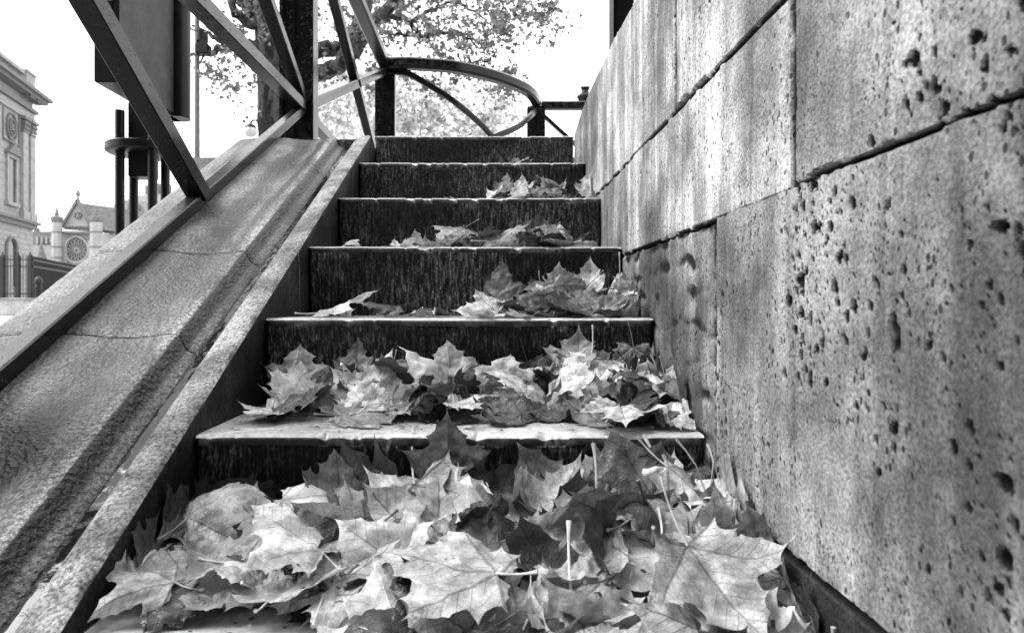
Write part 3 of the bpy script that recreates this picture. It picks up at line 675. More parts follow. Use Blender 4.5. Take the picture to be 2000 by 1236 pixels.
g = MB(); g.lathe(c+Vector((0, 0, 0)), [(.3, 0), (.15, .4), (.1, .6), (.28, .8), (.3, 1.0), (.2, 1.3), (.1, 1.5)], 8); g.build('finial_statue', M['dark'], ch, smooth=True)
cc = P(152.5, 421, 90.9)
g = MB(); g.tube([cc, cc+Vector((0, -.05, 0))], .48, 20); g.build('round_window', M['glass'], ch)
g = MB()
for k in range(6): an = k*math.pi/3; g.bar(cc+Vector((0, -.1, 0)), cc+Vector((.5*math.cos(an), -.1, .5*math.sin(an))), .06, .06, up=(0, 1, 0))
g.build('tracery', M['church'], ch)
cbox('gallery_floor', 119, 178, 452, 456, 89.3, 90.2, M['shade']); cbox('gallery_rail', 119, 178, 441.5, 443.5, 89.35, 89.6, M['shade'])
for i in range(22):
    x = P(120+i*2.7, 0, 89.4).x; g = MB(); g.box(x, x+.07, 89.42, 89.5, P(0, 452, 89.4).z, P(0, 443, 89.4).z); g.build('gallery_baluster', M['shade'], ch)
for (p0, p1) in ((101, 121), (176, 200)):
    cx_ = P((p0+p1)/2, 0, 89).x; rr = (p1-p0)/2/FPX*89
    zz = P(0, 435, 89).z; g = MB(); g.lathe((cx_, 89, 0), [(rr*.92, 0), (rr*.92, zz)], 8); g.build('turret', M['church'], ch)
    g = MB(); g.lathe((cx_, 89, zz), [(rr*.92, 0), (rr*1.07, .25), (rr*1.07, .75), (rr*.9, .8), (.22, .9), (.28, 1.1), (.03, 2.2)], 8); g.build('turret_parapet', M['dark'], ch)
    for yy in (455, 484, 505):
        g = MB(); g.lathe((cx_, 89, P(0, yy, 89).z), [(rr*.92, 0), (rr*1.03, .05), (rr*1.03, .16), (rr*.92, .2)], 8); g.build('turret_band', M['shade'], ch)
rc = P(150.5, 489, 89.9); R0 = 24/FPX*90
g = MB(); pts = []
for t in np.linspace(math.pi, 0, 21):
    x = math.cos(t); z = math.sin(t); pts.append(rc+Vector((R0*x, -.02, R0*z*1.04+(R0*.10*(1-abs(x))**1.5 if z > 0 else 0))))
for t in np.linspace(0, -math.pi, 21)[1:-1]: pts.append(rc+Vector((R0*math.cos(t), -.02, R0*math.sin(t))))
g.add(pts, [tuple(range(len(pts)))]); rose = g.build('rose_window', M['glass'], ch)
g = MB(); g.tube([p+Vector((0, -.15, 0)) for p in pts]+[pts[0]+Vector((0, -.15, 0))], .16, 6); g.build('rose_frame', M['church'], ch)
g = MB()
for k in range(16):
    t = 2*math.pi*k/16; d = Vector((math.cos(t), 0, math.sin(t))); e = Vector((math.cos(t+.196), 0, math.sin(t+.196))); e2 = Vector((math.cos(t-.196), 0, math.sin(t-.196)))
    o_ = Vector((0, -.12, 0))
    g.tube([rc+d*.2+o_, rc+d*R0*.5+o_], .05, 5); g.tube([rc+d*R0*.5+o_, rc+e*R0*.74+o_, rc+d*R0*.97+o_], .045, 5); g.tube([rc+d*R0*.5+o_, rc+e2*R0*.74+o_, rc+d*R0*.97+o_], .045, 5)
g.tube([rc+Vector((.25*math.cos(t), -.12, .25*math.sin(t))) for t in np.linspace(0, 2*math.pi, 13)], .07, 5)
g.build('rose_tracery', M['church'], ch)
for (p0, p1, t0) in ((126, 129, 470), (172, 174.5, 470)): cbox('buttress', p0-1, p1+1, t0, 612, 89.6, 89.98, M['church'])
# houses right of the church
hs = empty('mansard_house', (P(260, 600, 110).x, 110, 0), 'pale town house with a rounded mansard roof right of the church', 'house')
cbox('wall', 203, 345, 432, 612, 110, 122, M['church'], hs)
g = MB(); xa, xb = P(205, 0, 110).x, P(345, 0, 110).x; z0 = P(0, 431, 110).z; z1 = P(0, 372, 110).z
pr = [(0, 0), (1.0, .35), (2.2, .68), (3.8, .9), (6, 1.0)]
vs = []
for t, (dx, hh) in enumerate(pr): vs += [(xa+dx, 110+dx*.6, z0+(z1-z0)*hh), (xb, 110+dx*.6, z0+(z1-z0)*hh), (xb, 122, z0+(z1-z0)*hh), (xa+dx, 122, z0+(z1-z0)*hh)]
g.add(vs, [(i*4+a, i*4+(a+1) % 4, (i+1)*4+(a+1) % 4, (i+1)*4+a) for i in range(4) for a in range(4)]+[(16, 17, 18, 19)]); g.build('roof', M['roof'], hs)
for (p0, p1, y0) in ((283, 289, 362), (300, 309, 358), (322, 330, 360)): cbox('chimney', p0, p1, y0, 380, 114, 115, M['shade'], hs)
cbox('cornice', 201, 346, 424, 430, 109.4, 110, M['dark'], hs)
for i in range(7):
    f_ = cbox('window', 214+i*18, 220+i*18, 440, 470, 109.9, 110.2, M['glass'], hs); cbox('balcony_rail', 210+i*18, 224+i*18, 464, 470, 109.5, 109.6, M['dark'], hs)
for i in range(6): cbox('dormer', 222+i*20, 229+i*20, 398, 418, 110.3, 113, M['facade'], hs)
hb = empty('town_house', (P(85, 600, 120).x, 120, 0), 'grey slate roofed house between the palace and the church', 'house')
cbox('wall', 40, 110, 478, 612, 120, 130, M['facade'], hb); cbox('roof', 40, 108, 452, 477.5, 120.5, 130, M['roof'], hb); cbox('chimney', 66, 71, 445, 460, 121, 122, M['shade'], hb)
for i in range(4): cbox('dormer', 70+i*9, 74+i*9, 462, 476, 119.8, 121, M['facade'], hb)
g = MB(); q = P(80, 500, 100); g.lathe((q.x, 100, 0), [(1.3, 0), (1.3, q.z-2.), (.2, q.z+1.5), (.03, q.z+2)], 8)
tag(g.build('little_kiosk', M['roof']), 'dark pointed kiosk roof low between palace and church', 'kiosk')

# iron fence on a low wall
FY = 25.0
fw = MB(); a = P(-260, 585, FY); b_ = P(66, 585, FY); fw.box(a.x, b_.x, FY-.2, FY+.25, 0, a.z); fw.box(a.x, b_.x+.04, FY-.25, FY+.3, a.z, a.z+.06)
tag(fw.build('low_wall', M['lowwall'], bevel=.02), 'long low stained stone wall under the iron fence', 'wall')
fn = empty('iron_fence', (b_.x, FY, a.z), 'tall black spiked iron fence standing on the low stone wall', 'fence')
zt2 = P(0, 503, FY).z
for px in (-230, -150, -70, 5, 35, 59): 
    x = P(px, 0, FY).x; g = MB(); g.box(x-.07, x+.07, FY-.07, FY+.07, a.z+.06, zt2+.05); g.lathe((x, FY, zt2+.05), [(.07, 0), (.04, .08), (.01, .18)], 6); g.build('fence_post', M['iron'], fn)
g = MB()
x = a.x
while x < b_.x: g.tube([(x, FY, a.z+.06), (x, FY, zt2+.1)], [.014, .014], 4); x += .115
o = g.build('bars', M['iron'], fn); o['kind'] = 'stuff'
for z in (zt2-.1, zt2-.35, a.z+.2): g = MB(); g.box(a.x, b_.x, FY-.02, FY+.02, z, z+.04); g.build('cross_rail', M['iron'], fn)
# second run of fence going away
g = MB(); p0 = Vector((P(62, 0, 26).x, 26, 0)); p1 = Vector((P(205, 0, 38).x, 38, 0))
f2 = empty('iron_fence', p0, 'dark iron fence run receding behind the coping towards the church', 'fence')
N = 150
for i in range(N):
    p = p0.lerp(p1, i/N); g.tube([(p.x, p.y, .1), (p.x, p.y, 2.3)], .028, 4)
o = g.build('bars', M['iron'], f2); o['kind'] = 'stuff'
for z in (.3, 1.9, 2.15): g = MB(); g.bar(p0+Vector((0, 0, z)), p1+Vector((0, 0, z)), .05, .06); g.build('cross_rail', M['iron'], f2)
g = MB(); g.bar(p0+Vector((.0, .3, .35)), p1+Vector((.0, .3, .35)), .25, .7); g.build('plinth', M['dark'], f2)
bl = empty('bollard', P(75, 600, 15)*1, 'black domed bollard in front of the iron fence', 'bollard'); bl.location.z = 0
q = P(75, 540, 15); g = MB(); g.lathe((q.x, 15, 0), [(.085, 0), (.07, .05), (.06, q.z-.28), (.075, q.z-.26), (.075, q.z-.22), (.055, q.z-.2)], 12); g.build('shaft', M['iron'], bl, smooth=True)
g = MB(); g.lathe((q.x, 15, q.z-.2), [(.055, 0), (.08, .04), (.085, .1), (.06, .17), (.02, .2)], 12); g.build('head', M['iron'], bl, smooth=True)

# ------------------------------------------------------------------ trees
def jag(pts, Y, rad, sub=5, amp=.05, dy=None):
    out = []; rr = []
    for i in range(len(pts)-1):
        for j in range(sub):
            t = j/sub; x = pts[i][0]*(1-t)+pts[i+1][0]*t; y = pts[i][1]*(1-t)+pts[i+1][1]*t
            k = (i+t)/(len(pts)-1); yy = Y+(dy or 0)*k
            p = P(x, y, yy)+Vector((random.uniform(-1, 1), random.uniform(-1, 1), random.uniform(-1, 1)))*amp*(1-k*.5)
            out.append(p); rr.append(rad[0]+(rad[1]-rad[0])*k)
    out.append(P(pts[-1][0], pts[-1][1], Y+(dy or 0))); rr.append(rad[1]); return out, rr
TY = 14.
tree = empty('plane_tree', (P(530, 600, TY).x, TY, 0), 'large old plane tree with mottled trunk and sparse autumn leaves behind the railing', 'tree')
def limb(pts, r0, r1, name='limb', dy=0, amp=.06):
    p, r = jag(pts, TY, (r0, r1), amp=amp, dy=dy); g = MB(); g.tube(p, r, 12); return g.build(name, M['bark'], tree, smooth=True)
limb([(535, 630), (532, 400), (530, 260), (526, 150), (520, 60), (505, -60), (490, -200)], .30, .22, 'trunk', amp=.02)
limb([(522, 45), (495, 30), (475, 5), (470, -60)], .17, .1)
limb([(512, 50), (480, 42), (455, 22), (450, -40)], .12, .06, dy=-1)
limb([(520, 95), (480, 85), (440, 92), (410, 104), (372, 108)], .13, .03, dy=-1)
limb([(440, 92), (425, 78), (408, 65), (375, 50)], .06, .02, dy=-1)
limb([(535, 150), (590, 150), (640, 140), (672, 120), (700, 95), (712, 60), (740, 30), (790, -20)], .20, .10, dy=-.6)
limb([(538, 130), (600, 105), (650, 95), (695, 85), (708, 50), (720, 0)], .19, .10, dy=.6)
limb([(745, 38), (775, 35), (802, 42), (820, 68), (850, 66), (890, 60), (930, 82)], .07, .02, dy=-1)
limb([(800, 42), (830, 25), (860, 10), (895, 4), (930, 25), (960, 50)], .05, .015, dy=-1)
limb([(690, 92), (640, 112), (615, 100)], .07, .03, dy=1)
limb([(740, 30), (765, 20), (780, 5), (800, -30)], .06, .03)
limb([(850, 66), (880, 64), (910, 70), (940, 95), (960, 130)], .03, .01, dy=-1)
limb([(762, 75), (790, 68), (805, 72)], .04, .015)
limb([(662, 112), (690, 60), (700, 20), (690, -30)], .09, .05, dy=.3)
def leaves(name, regions, Y, mat, parent, size=.06, spread=1.0, clus=14, seed=2, dens=1.):
    rs = random.Random(seed); g = MB()
    for (cx_, cy, rx, ry, n_) in regions:
        n_ = int(n_*dens)
        for c_ in range(max(1, n_//clus)):
            while True:
                u, v = rs.uniform(-1, 1), rs.uniform(-1, 1)
                if u*u+v*v < 1: break
            yy = Y+rs.gauss(0, spread); base = P(cx_+u*rx, cy+v*ry, yy); cr = size*rs.uniform(1.3, 3.6)
            for i in range(int(clus*rs.uniform(.5, 1.5))):
                p = base+Vector((rs.gauss(0, 1)*cr, rs.gauss(0, 1)*cr, rs.gauss(0, .8)*cr))
                s = size*rs.uniform(.6, 1.5); a = Vector((rs.gauss(0, 1), rs.gauss(0, 1), rs.gauss(0, 1))).normalized(); b2 = a.cross(Vector((rs.gauss(0, 1), rs.gauss(0, 1), rs.gauss(0, 1)))).normalized()
                nn = a.cross(b2)*s*.25
                g.add([p-a*s, p+b2*s*.55-a*s*.2+nn, p+b2*s*.9+a*s*.3, p+b2*s*.3+a*s*.35+nn, p+a*s, p-b2*s*.3+a*s*.35+nn, p-b2*s*.9+a*s*.3, p-b2*s*.55-a*s*.2+nn], [(0, 1, 3, 4), (1, 2, 3), (0, 4, 5, 7), (7, 5, 6)])
    return g.build(name, mat, parent)
reg = [(450, 150, 50, 35, 350), (415, 120, 30, 30, 160), (480, 110, 35, 40, 250), (430, 40, 40, 40, 130), (470, 20, 45, 50, 260), (560, 60, 60, 50, 300),
       (590, 20, 60, 40, 300), (495, 230, 25, 25, 60), (640, 50, 50, 60, 380), (650, 165, 60, 25, 120), (700, 30, 60, 60, 520), (760, 60, 70, 60, 700), (740, 140, 50, 40, 260),
       (850, 40, 70, 60, 1100), (930, 50, 70, 60, 1200), (900, 110, 60, 45, 560), (1010, 55, 60, 45, 720), (960, 140, 50, 35, 330), (1070, 55, 35, 35, 240), (1030, 15, 60, 25, 360),
       (1110, 50, 25, 14, 50), (980, 190, 35, 25, 180), (850, 160, 60, 35, 330), (990, 165, 35, 20, 100), (880, -20, 180, 30, 900), (640, -30, 160, 30, 700), (420, -30, 50, 25, 150), (800, 110, 60, 30, 300)]
o = leaves('crown', reg, TY-.5, M['fol'], tree, .046, 1.1, dens=.62, clus=24); o['kind'] = 'stuff'
# trees further away, haze and overexposure put into their pale leaf colour
for i, (px, Y, reg2, lab) in enumerate(((690, 34, [(680, 215, 75, 75, 5200), (700, 180, 50, 40, 900)], 'pale leafy tree seen between the big trunk and the railing post'),
        (870, 38, [(830, 215, 90, 60, 5200), (940, 235, 60, 40, 2200), (790, 190, 40, 50, 1400), (985, 225, 35, 40, 600), (900, 190, 70, 40, 900)], 'pale leafy tree behind the curved handrail'))):
    t = empty('background_tree', (P(px, 600, Y).x, Y, 0), lab, 'tree', 'pale trees beyond the railing')
    g = MB(); b0 = P(px, 606, Y); b0.z = 0; g.tube([b0, P(px+4, 400, Y), P(px, 250, Y), P(px+5, 180, Y)], [.3, .22, .14, .05], 8); g.build('trunk', M['bark'], t, smooth=True)
    o = leaves('crown', reg2, Y, M['folp'], t, .13, 2.5, seed=5+i); o['kind'] = 'stuff'

# ------------------------------------------------------------------ fallen leaves
HALF = [(.04, -.045), (.12, -.12), (.25, -.15), (.46, -.17), (.40, -.06), (.54, .00), (.43, .10), (.58, .15), (.70, .28), (.72, .37), (.94, .62), (.70, .575), (.56, .66), (.50, .58), (.335, .545), (.34, .70), (.42, .83), (.27, .86), (.20, 1.0)]
VA = [0, 54, -54, 110, -110]; VL = [1.2, 1.1, 1.1, .48, .48]
def template(seed):
    rs = random.Random(seed); half = []
    dp = rs.uniform(.15, 1.0)
    def side(sg):
        w1 = rs.uniform(.86, 1.12); sh = rs.uniform(-.06, .06)
        out_ = []
        for i_, (x, y) in enumerate(HALF):
            if i_ in (6, 5): x += .10*dp; y += .05*dp
            if i_ in (12, 13, 14): x += .13*dp; y += .13*dp*(1 if i_ > 12 else .3)
            if i_ in (4,): x += .06*dp
            out_.append((sg*(x*w1+rs.uniform(-.04, .04)), y*rs.uniform(.94, 1.06)+sh*x+rs.uniform(-.03, .03)))
        return out_
    tip = (rs.uniform(-.05, .05), rs.uniform(1.18, 1.42)); L = [(0, 0)]+side(1)+[tip]+[p for p in side(-1)[::-1]]
    out = []
    for i in range(len(L)):
        a, b = L[i], L[(i+1) % len(L)]; d = math.hypot(b[0]-a[0], b[1]-a[1]); m_ = max(2, int(d/.045)); nx, ny = (b[1]-a[1])/d, -(b[0]-a[0])/d
        for j in range(m_):
            t = j/m_; s = .13*d*math.sin(math.pi*t)        # edges scalloped inwards
            out.append((a[0]+(b[0]-a[0])*t-nx*s, a[1]+(b[1]-a[1])*t-ny*s))
    n0 = len(out); pts = [Vector(p) for p in out]; edges = [(i, (i+1) % n0) for i in range(n0)]
    st = .042
    for an, vl in zip(VA, VL):
        a = math.radians(an); prev = 0
        k = 1
        while k*st < vl*.88:
            pts.append(Vector((math.sin(a)*k*st, math.cos(a)*k*st))); edges.append((prev, len(pts)-1)); prev = len(pts)-1; k += 1
    y = -.25; r = 0
    while y < 1.4:
        x = -1.05+(r % 2)*st/2
        while x < 1.05: pts.append(Vector((x+rs.uniform(-.006, .006), y+rs.uniform(-.006, .006)))); x += st
        y += st*.87; r += 1
    vo, eo, fo, *_ = delaunay_2d_cdt(pts, edges, [list(range(n0))], 1, 1e-5)
    v = np.array([[p[0], p[1]] for p in vo]); f = np.array([list(q) for q in fo if len(q) == 3])
    used = np.unique(f); mp = -np.ones(len(v), int); mp[used] = np.arange(len(used)); v = v[used]; f = mp[f]
    cen = v[f].mean(1); ang = np.degrees(np.arctan2(cen[:, 0], cen[:, 1]))
    va = np.array([0, 54, -54, 110, -110]); sec = np.argmin(np.abs(ang[:, None]-va[None]), 1); sa = np.radians(va[sec])
    cv = v[f]; u = cv[..., 0]*np.sin(sa)[:, None]+cv[..., 1]*np.cos(sa)[:, None]; w_ = cv[..., 0]*np.cos(sa)[:, None]-cv[..., 1]*np.sin(sa)[:, None]
    sgn = np.sign(w_.sum(1)); w_ = np.abs(w_)*sgn[:, None]
    r_ = np.hypot(v[:, 0], v[:, 1]); th = np.degrees(np.arctan2(v[:, 0], v[:, 1]))
    dm = np.min([np.where(np.abs(th-a) < 89, r_*np.abs(np.sin(np.radians(th-a))), 9) for a in va], 0)
    return dict(v=v, f=f, uvv=np.stack([u, w_], -1).reshape(-1, 2), uvf=cv.reshape(-1, 2), dm=dm)
TPL = [template(s) for s in range(12)]
def bend(p, ang, kap, c=(0, .45)):
    """roll the sheet about an axis in its plane"""
    ca, sa = math.cos(ang), math.sin(ang); x = p[:, 0]-c[0]; y = p[:, 1]-c[1]; u = x*ca+y*sa; v = -x*sa+y*ca; z = p[:, 2]
    if abs(kap) < 1e-3: return p
    R_ = 1/kap; th = u*kap; nu = np.sin(th)*(R_-z); nz = R_-np.cos(th)*(R_-z)
    q = np.stack([nu*ca-v*sa+c[0], nu*sa+v*ca+c[1], nz], 1); return q
def leaf_shape(tp, rs, curl):
    v = tp['v']; r = np.hypot(v[:, 0], v[:, 1]-.4); o = rs.rand(6)*20
    z = .035*np.minimum(tp['dm'], .12)/.12*(1 if rs.rand() < .6 else -1)
    z = z+.10*curl*fbm(v[:, 0]+o[0], v[:, 1]+o[1], o[2], 2.4, 3)+.04*fbm(v[:, 0]+o[3], v[:, 1]+o[1], 0, 9, 2)
    p = np.column_stack([v, z])
    s = 1 if rs.rand() < .55 else -1
    # lobes roll up or down towards their tips
    edge = np.clip(r-.38, 0, 1); p[:, 2] += s*curl*.55*edge**1.6*(1+.9*np.sin(np.arctan2(v[:, 0], v[:, 1]-.4)*rs.choice([2, 3])+o[4]))
    p = bend(p, rs.uniform(0, math.pi), curl*rs.uniform(.2, 1.3)*s)
    if rs.rand() < .5: p = bend(p, rs.uniform(-.4, .4), curl*rs.uniform(.5, 1.6)*s, (0, .4))
    if rs.rand() < .3: p = bend(p, math.pi/2+rs.uniform(-.4, .4), -s*curl*rs.uniform(.4, 1.2), (0, .5))
    return p
class HM:                              # what a leaf comes to rest on
    def __init__(s, y0, y1, z): s.c = .005; s.x0 = XS; s.y0 = y0; s.y1 = y1; s.z = z; s.nx = int((XW-XS)/s.c)+1; s.ny = int((y1-y0)/s.c)+1; s.h = np.full((s.nx, s.ny), z, float)
    def at(s, x, y):
        i = np.clip(((x-s.x0)/s.c).astype(int), 0, s.nx-1); j = ((y-s.y0)/s.c).astype(int); ok = (j >= 0)&(y >= s.y0); j = np.clip(j, 0, s.ny-1)
        return np.where(ok, s.h[i, j], -9.), i, j, ok
    def put(s, x, y, z, f=.6):
        h, i, j, ok = s.at(x, y); t = h+(z-h)*f; m_ = ok&(z > h)
        np.maximum.at(s.h, (i[m_], j[m_]), t[m_])
LV = [HM(.30, D0, .008)]+[HM(D0+TR*k, D0+TR*(k+1), RI*(k+1)+.001) for k in range(6)]
WHERE = ['in the heap at the foot of the stairs', 'on the lowest step', 'on the second step', 'on the third step', 'on the fourth step', 'on the fifth step', 'on the top step']
LEAFN = [0]; ROOTS = []; tp_scale = [0]
def make_leaf(V, tp, tone, vt, label, group, stalk=True, rs=None, cat='leaf', baseidx=None, flatdir=None):
    c = V.mean(0); root = empty('fallen_leaf', tuple(c), label, cat, group)
    me = bpy.data.meshes.new('blade'); f = tp['f']
    me.vertices.add(len(V)); me.vertices.foreach_set('co', (V-c).ravel().astype('f'))
    me.loops.add(f.size); me.loops.foreach_set('vertex_index', f.ravel().astype('i')); me.polygons.add(len(f))
    me.polygons.foreach_set('loop_start', (np.arange(len(f))*3).astype('i')); me.polygons.foreach_set('loop_total', np.full(len(f), 3, 'i'))
    me.update(calc_edges=True)
    for nm, a in (('vein', tp['uvv']), ('flat', tp['uvf'])): l = me.uv_layers.new(name=nm); l.data.foreach_set('uv', a.ravel().astype('f'))
    me.shade_smooth(); me.materials.append(M['leaf'])
    o = bpy.data.objects.new('blade', me); COL.objects.link(o); o.parent = root; o.color = (tone, vt, 0, 1)
    if stalk:
        i0 = int(np.argmin(np.hypot(tp['v'][:, 0], tp['v'][:, 1]))); i1 = int(np.argmin(np.hypot(tp['v'][:, 0], tp['v'][:, 1]-.12)))
        p = Vector(V[i0]); d = (p-Vector(V[i1])); sc = d.length/.12 if d.length > 1e-5 else .1; d = d.normalized()
        cv = Vector((rs.uniform(-.5, .5), rs.uniform(-.4, .2), rs.uniform(-.1, .8))); Ln = sc*rs.uniform(.35, .75); pts = [p+d*-.01*sc]; q = p.copy()
        for i in range(7):
            d = (d+cv*.13).normalized(); q = q+d*Ln/7
            q.x = min(max(q.x, XS+.006), XW-.006)
            pts.append(q.copy())
        rd = [.0013, .0011, .001, .001, .001, .0011, .0014, .0022]; k_ = sc/.1
        g = MB(); g.tube([x-Vector(c) for x in pts], [r_*k_ for r_ in rd], 6); so = g.build('stalk', M['stalk'], None, smooth=True); so.parent = root; so.color = (min(.8, tone*rs.uniform(.5, 1.7)), 1, 0, 1)
    LEAFN[0] += 1; ROOTS.append((root, tp_scale[0])); return root
WH2 = ['bottom heap', 'lowest step', 'second step', 'third step', 'fourth step', 'fifth step', 'top step']
def words(tone, lvl, x, y, curl, yaw, sc):
    t = 'pale' if tone > .6 else 'light grey' if tone > .42 else ('mid-grey' if tone > .22 else 'dark')
    z = 'by right wall' if x > .2 else 'right of centre' if x > .05 else ('by left curb' if x < -.25 else 'left of centre' if x < -.1 else 'mid-row')
    c_ = 'rolled' if curl > 1.05 else ('curled' if curl > .55 else 'flattish')
    hm = LV[lvl]; f = (y-hm.y0)/(hm.y1-hm.y0); b = 'at the back' if f > .75 else 'in front' if f < .5 else 'halfway'
    a = math.degrees(yaw) % 360; d = 'riser' if a < 45 or a > 315 else 'left' if a < 135 else 'viewer' if a < 225 else 'right'
    lab = f'{c_} {t} leaf {z}, {b} of {WH2[lvl]}, tip towards {d}'.replace('tip towards viewer', 'tip forwards')
    return lab, f'leaves fallen on the {WH2[lvl]}'
def drop(lvl, x, y, sc, yaw, pitch, roll, curl, tone, vt, seed, pct=90, label=None, stalk=None, tpi=None, soft=None, face_up=True, ztar=None, gt=0.):
    soft = (.25 if lvl == 0 else .5) if soft is None else soft
    rs = np.random.RandomState(seed); tp = TPL[tpi if tpi is not None else seed % len(TPL)]; hm = LV[lvl]
    tp_scale[0] = sc
    p = leaf_shape(tp, rs, curl); p = p-np.array([0, .42, p[:, 2].mean()]); p = p*sc
    if not face_up: p[:, 2] *= -1; p[:, 0] *= 1
    Rm = (Matrix.Rotation(gt, 3, 'X')@Matrix.Rotation(yaw, 3, 'Z')@Matrix.Rotation(pitch, 3, 'X')@Matrix.Rotation(roll, 3, 'Y')); p = p@np.array(Rm).T
    p[:, 0] += x; p[:, 1] += y
    # turn up against walls and riser
    lim = XW-.004-.003*rs.rand(); e = np.clip(p[:, 0]-lim, 0, None); p[:, 0] = np.minimum(p[:, 0], lim)-e*.04; p[:, 2] += e
    lim = XS+.004+.003*rs.rand(); e = np.clip(lim-p[:, 0], 0, None); p[:, 0] = np.maximum(p[:, 0], lim)+e*.04; p[:, 2] += e
    if lvl < 6:
        lim = hm.y1-.005-.004*rs.rand(); e = np.clip(p[:, 1]-lim, 0, None); p[:, 1] = np.minimum(p[:, 1], lim)-e*.06; p[:, 2] += e*.95
    h, i, j, ok = hm.at(p[:, 0], p[:, 1])
    if not ok.any(): return None
    p[:, 2] += np.percentile((h-p[:, 2])[ok], pct); 
    if ztar is None:
        cap = (.026+.30*(y-.70)+(.02 if x > .15 else 0)) if lvl == 0 else hm.z+.020+.05*(y-hm.y0)/TR
        p[:, 2] -= max(0, p[:, 2].mean()-cap*rs.uniform(.75, 1.05) if lvl == 0 else p[:, 2].mean()-cap)
    if ztar is not None: p[:, 2] += ztar-p[:, 2].mean()
    pen = h-p[:, 2]; p[:, 2] = np.where(ok&(pen > -.0008), p[:, 2]+np.minimum(pen+.0010, .014), p[:, 2])
    if lvl > 0:                                              # part past the step edge sags over it
        ov = np.clip(hm.y0-p[:, 1], 0, None); p[:, 2] -= ov**1.3*.9; p[:, 1] += ov*.25
        bad = (p[:, 2] < hm.z-.001)&(p[:, 1] > hm.y0-.004); p[:, 1] = np.where(bad&(p[:, 1] < hm.y0+.02), hm.y0-.004, p[:, 1])
    cen = p[tp['f']].mean(1); hm.put(p[:, 0], p[:, 1], p[:, 2], soft); hm.put(cen[:, 0], cen[:, 1], cen[:, 2], soft)
    lab, grp = words(tone, lvl, x, y, curl, yaw, sc)
    if label: lab = label
    return make_leaf(p, tp, tone, vt, lab, grp, stalk if stalk is not None else rs.rand() < .55, rs)
rs = np.random.RandomState(21)
def tones():
    t = rs.rand()
    if t < .36: return rs.uniform(.05, .12), rs.uniform(.35, .6)
    if t < .58: return rs.uniform(.22, .45), rs.choice([.45, 1.6, .6])
    return rs.uniform(.66, .92), rs.choice([.4, .55, 1.12, .4])
def scatter(lvl, n_, xf, yf, size, curl, tilt, g_=.3):
    for i in range(n_):
        x = xf(); y = yf(x); t, v = tones()
        drop(lvl, x, y, size*rs.uniform(.75, 1.2), rs.uniform(0, 6.28), rs.normal(0, tilt), rs.normal(0, tilt), curl*rs.uniform(.3, 1.6), t, v, int(rs.randint(1, 99999)), pct=rs.uniform(70, 96), face_up=rs.rand() < .7, gt=rs.normal(g_, .18))
# heap at the foot: lower leaves first, the heap climbs towards the riser and the wall
scatter(0, 26, lambda: rs.uniform(-.42, -.15), lambda x: rs.uniform(.80, .95), .095, .6, .15)
scatter(0, 46, lambda: rs.uniform(-.22, .31), lambda x: rs.uniform(.62 if x > -.1 else .76, .96), .112, .7, .15, .45)
scatter(0, 36, lambda: rs.uniform(-.26, .31), lambda x: rs.uniform(.78, .97), .112, .9, .25, .55)
scatter(0, 16, lambda: rs.uniform(.12, .31), lambda x: rs.uniform(.62, .97), .10, .9, .35)
scatter(0, 22, lambda: rs.uniform(-.10, .31), lambda x: rs.uniform(.56, .78), .112, .6, .12, .35)
scatter(0, 12, lambda: rs.uniform(-.41, -.12), lambda x: rs.uniform(.76, .86), .09, .6, .12)
scatter(1, 26, lambda: rs.uniform(-.38, .30), lambda x: D0+rs.uniform(.10, .28), .085, .7, .15)
scatter(1, 26, lambda: rs.uniform(-.36, .31), lambda x: D0+rs.uniform(.13, .29), .085, 1.1, .4)
scatter(1, 12, lambda: rs.uniform(.12, .31), lambda x: D0+rs.uniform(.12, .29), .085, 1.1, .4)
scatter(2, 22, lambda: rs.triangular(-.30, .3, .31), lambda x: D0+TR+rs.uniform(.06, .26), .08, .8, .25)
scatter(2, 7, lambda: rs.uniform(.08, .31), lambda x: D0+TR+rs.uniform(.12, .29), .085, 1.2, .45)
scatter(3, 15, lambda: rs.triangular(-.25, .3, .31), lambda x: D0+2*TR+rs.uniform(.05, .27), .075, .9, .25)
scatter(3, 5, lambda: rs.uniform(.05, .31), lambda x: D0+2*TR+rs.uniform(.1, .28), .085, 1.2, .5)
scatter(4, 11, lambda: rs.uniform(.0, .31), lambda x: D0+3*TR+rs.uniform(.04, .26), .075, 1., .35)
scatter(5, 2, lambda: rs.uniform(.1, .25), lambda x: D0+4*TR+rs.uniform(.1, .2), .06, .8, .3)
for lv_, n_ in ((2, 9), (3, 9), (4, 4)):     # thin litter reaching further left
    scatter(lv_, n_, lambda: rs.uniform(-.24, .12), lambda x: LV[lv_].y0+rs.uniform(.03, .2), .05, .5, .1, .05)
for i_ in range(20):                       # leaves wedged upright along the foot of the wall
    t, v = tones(); drop(0, rs.uniform(.25, .30), rs.uniform(.50, .86), rs.uniform(.06, .085), rs.uniform(-.6, .6), rs.uniform(.5, 1.1), rs.normal(0, .4), rs.uniform(.5, 1.1), t*.7, v, int(rs.randint(1, 99999)), pct=85)
D2 = math.radians
def hero(label, lvl, px, py, Y, sc, yaw, pitch, roll, curl, tone, vt, seed, pct=92, up=True, stalk=True, tpi=None):
    x = P(px, py, Y).x
    drop(lvl, x, Y, sc, D2(yaw), D2(pitch), D2(roll), curl, tone, vt, seed, pct=pct, label=label, stalk=stalk, tpi=tpi, face_up=up, soft=.3, ztar=P(px, py, Y).z)
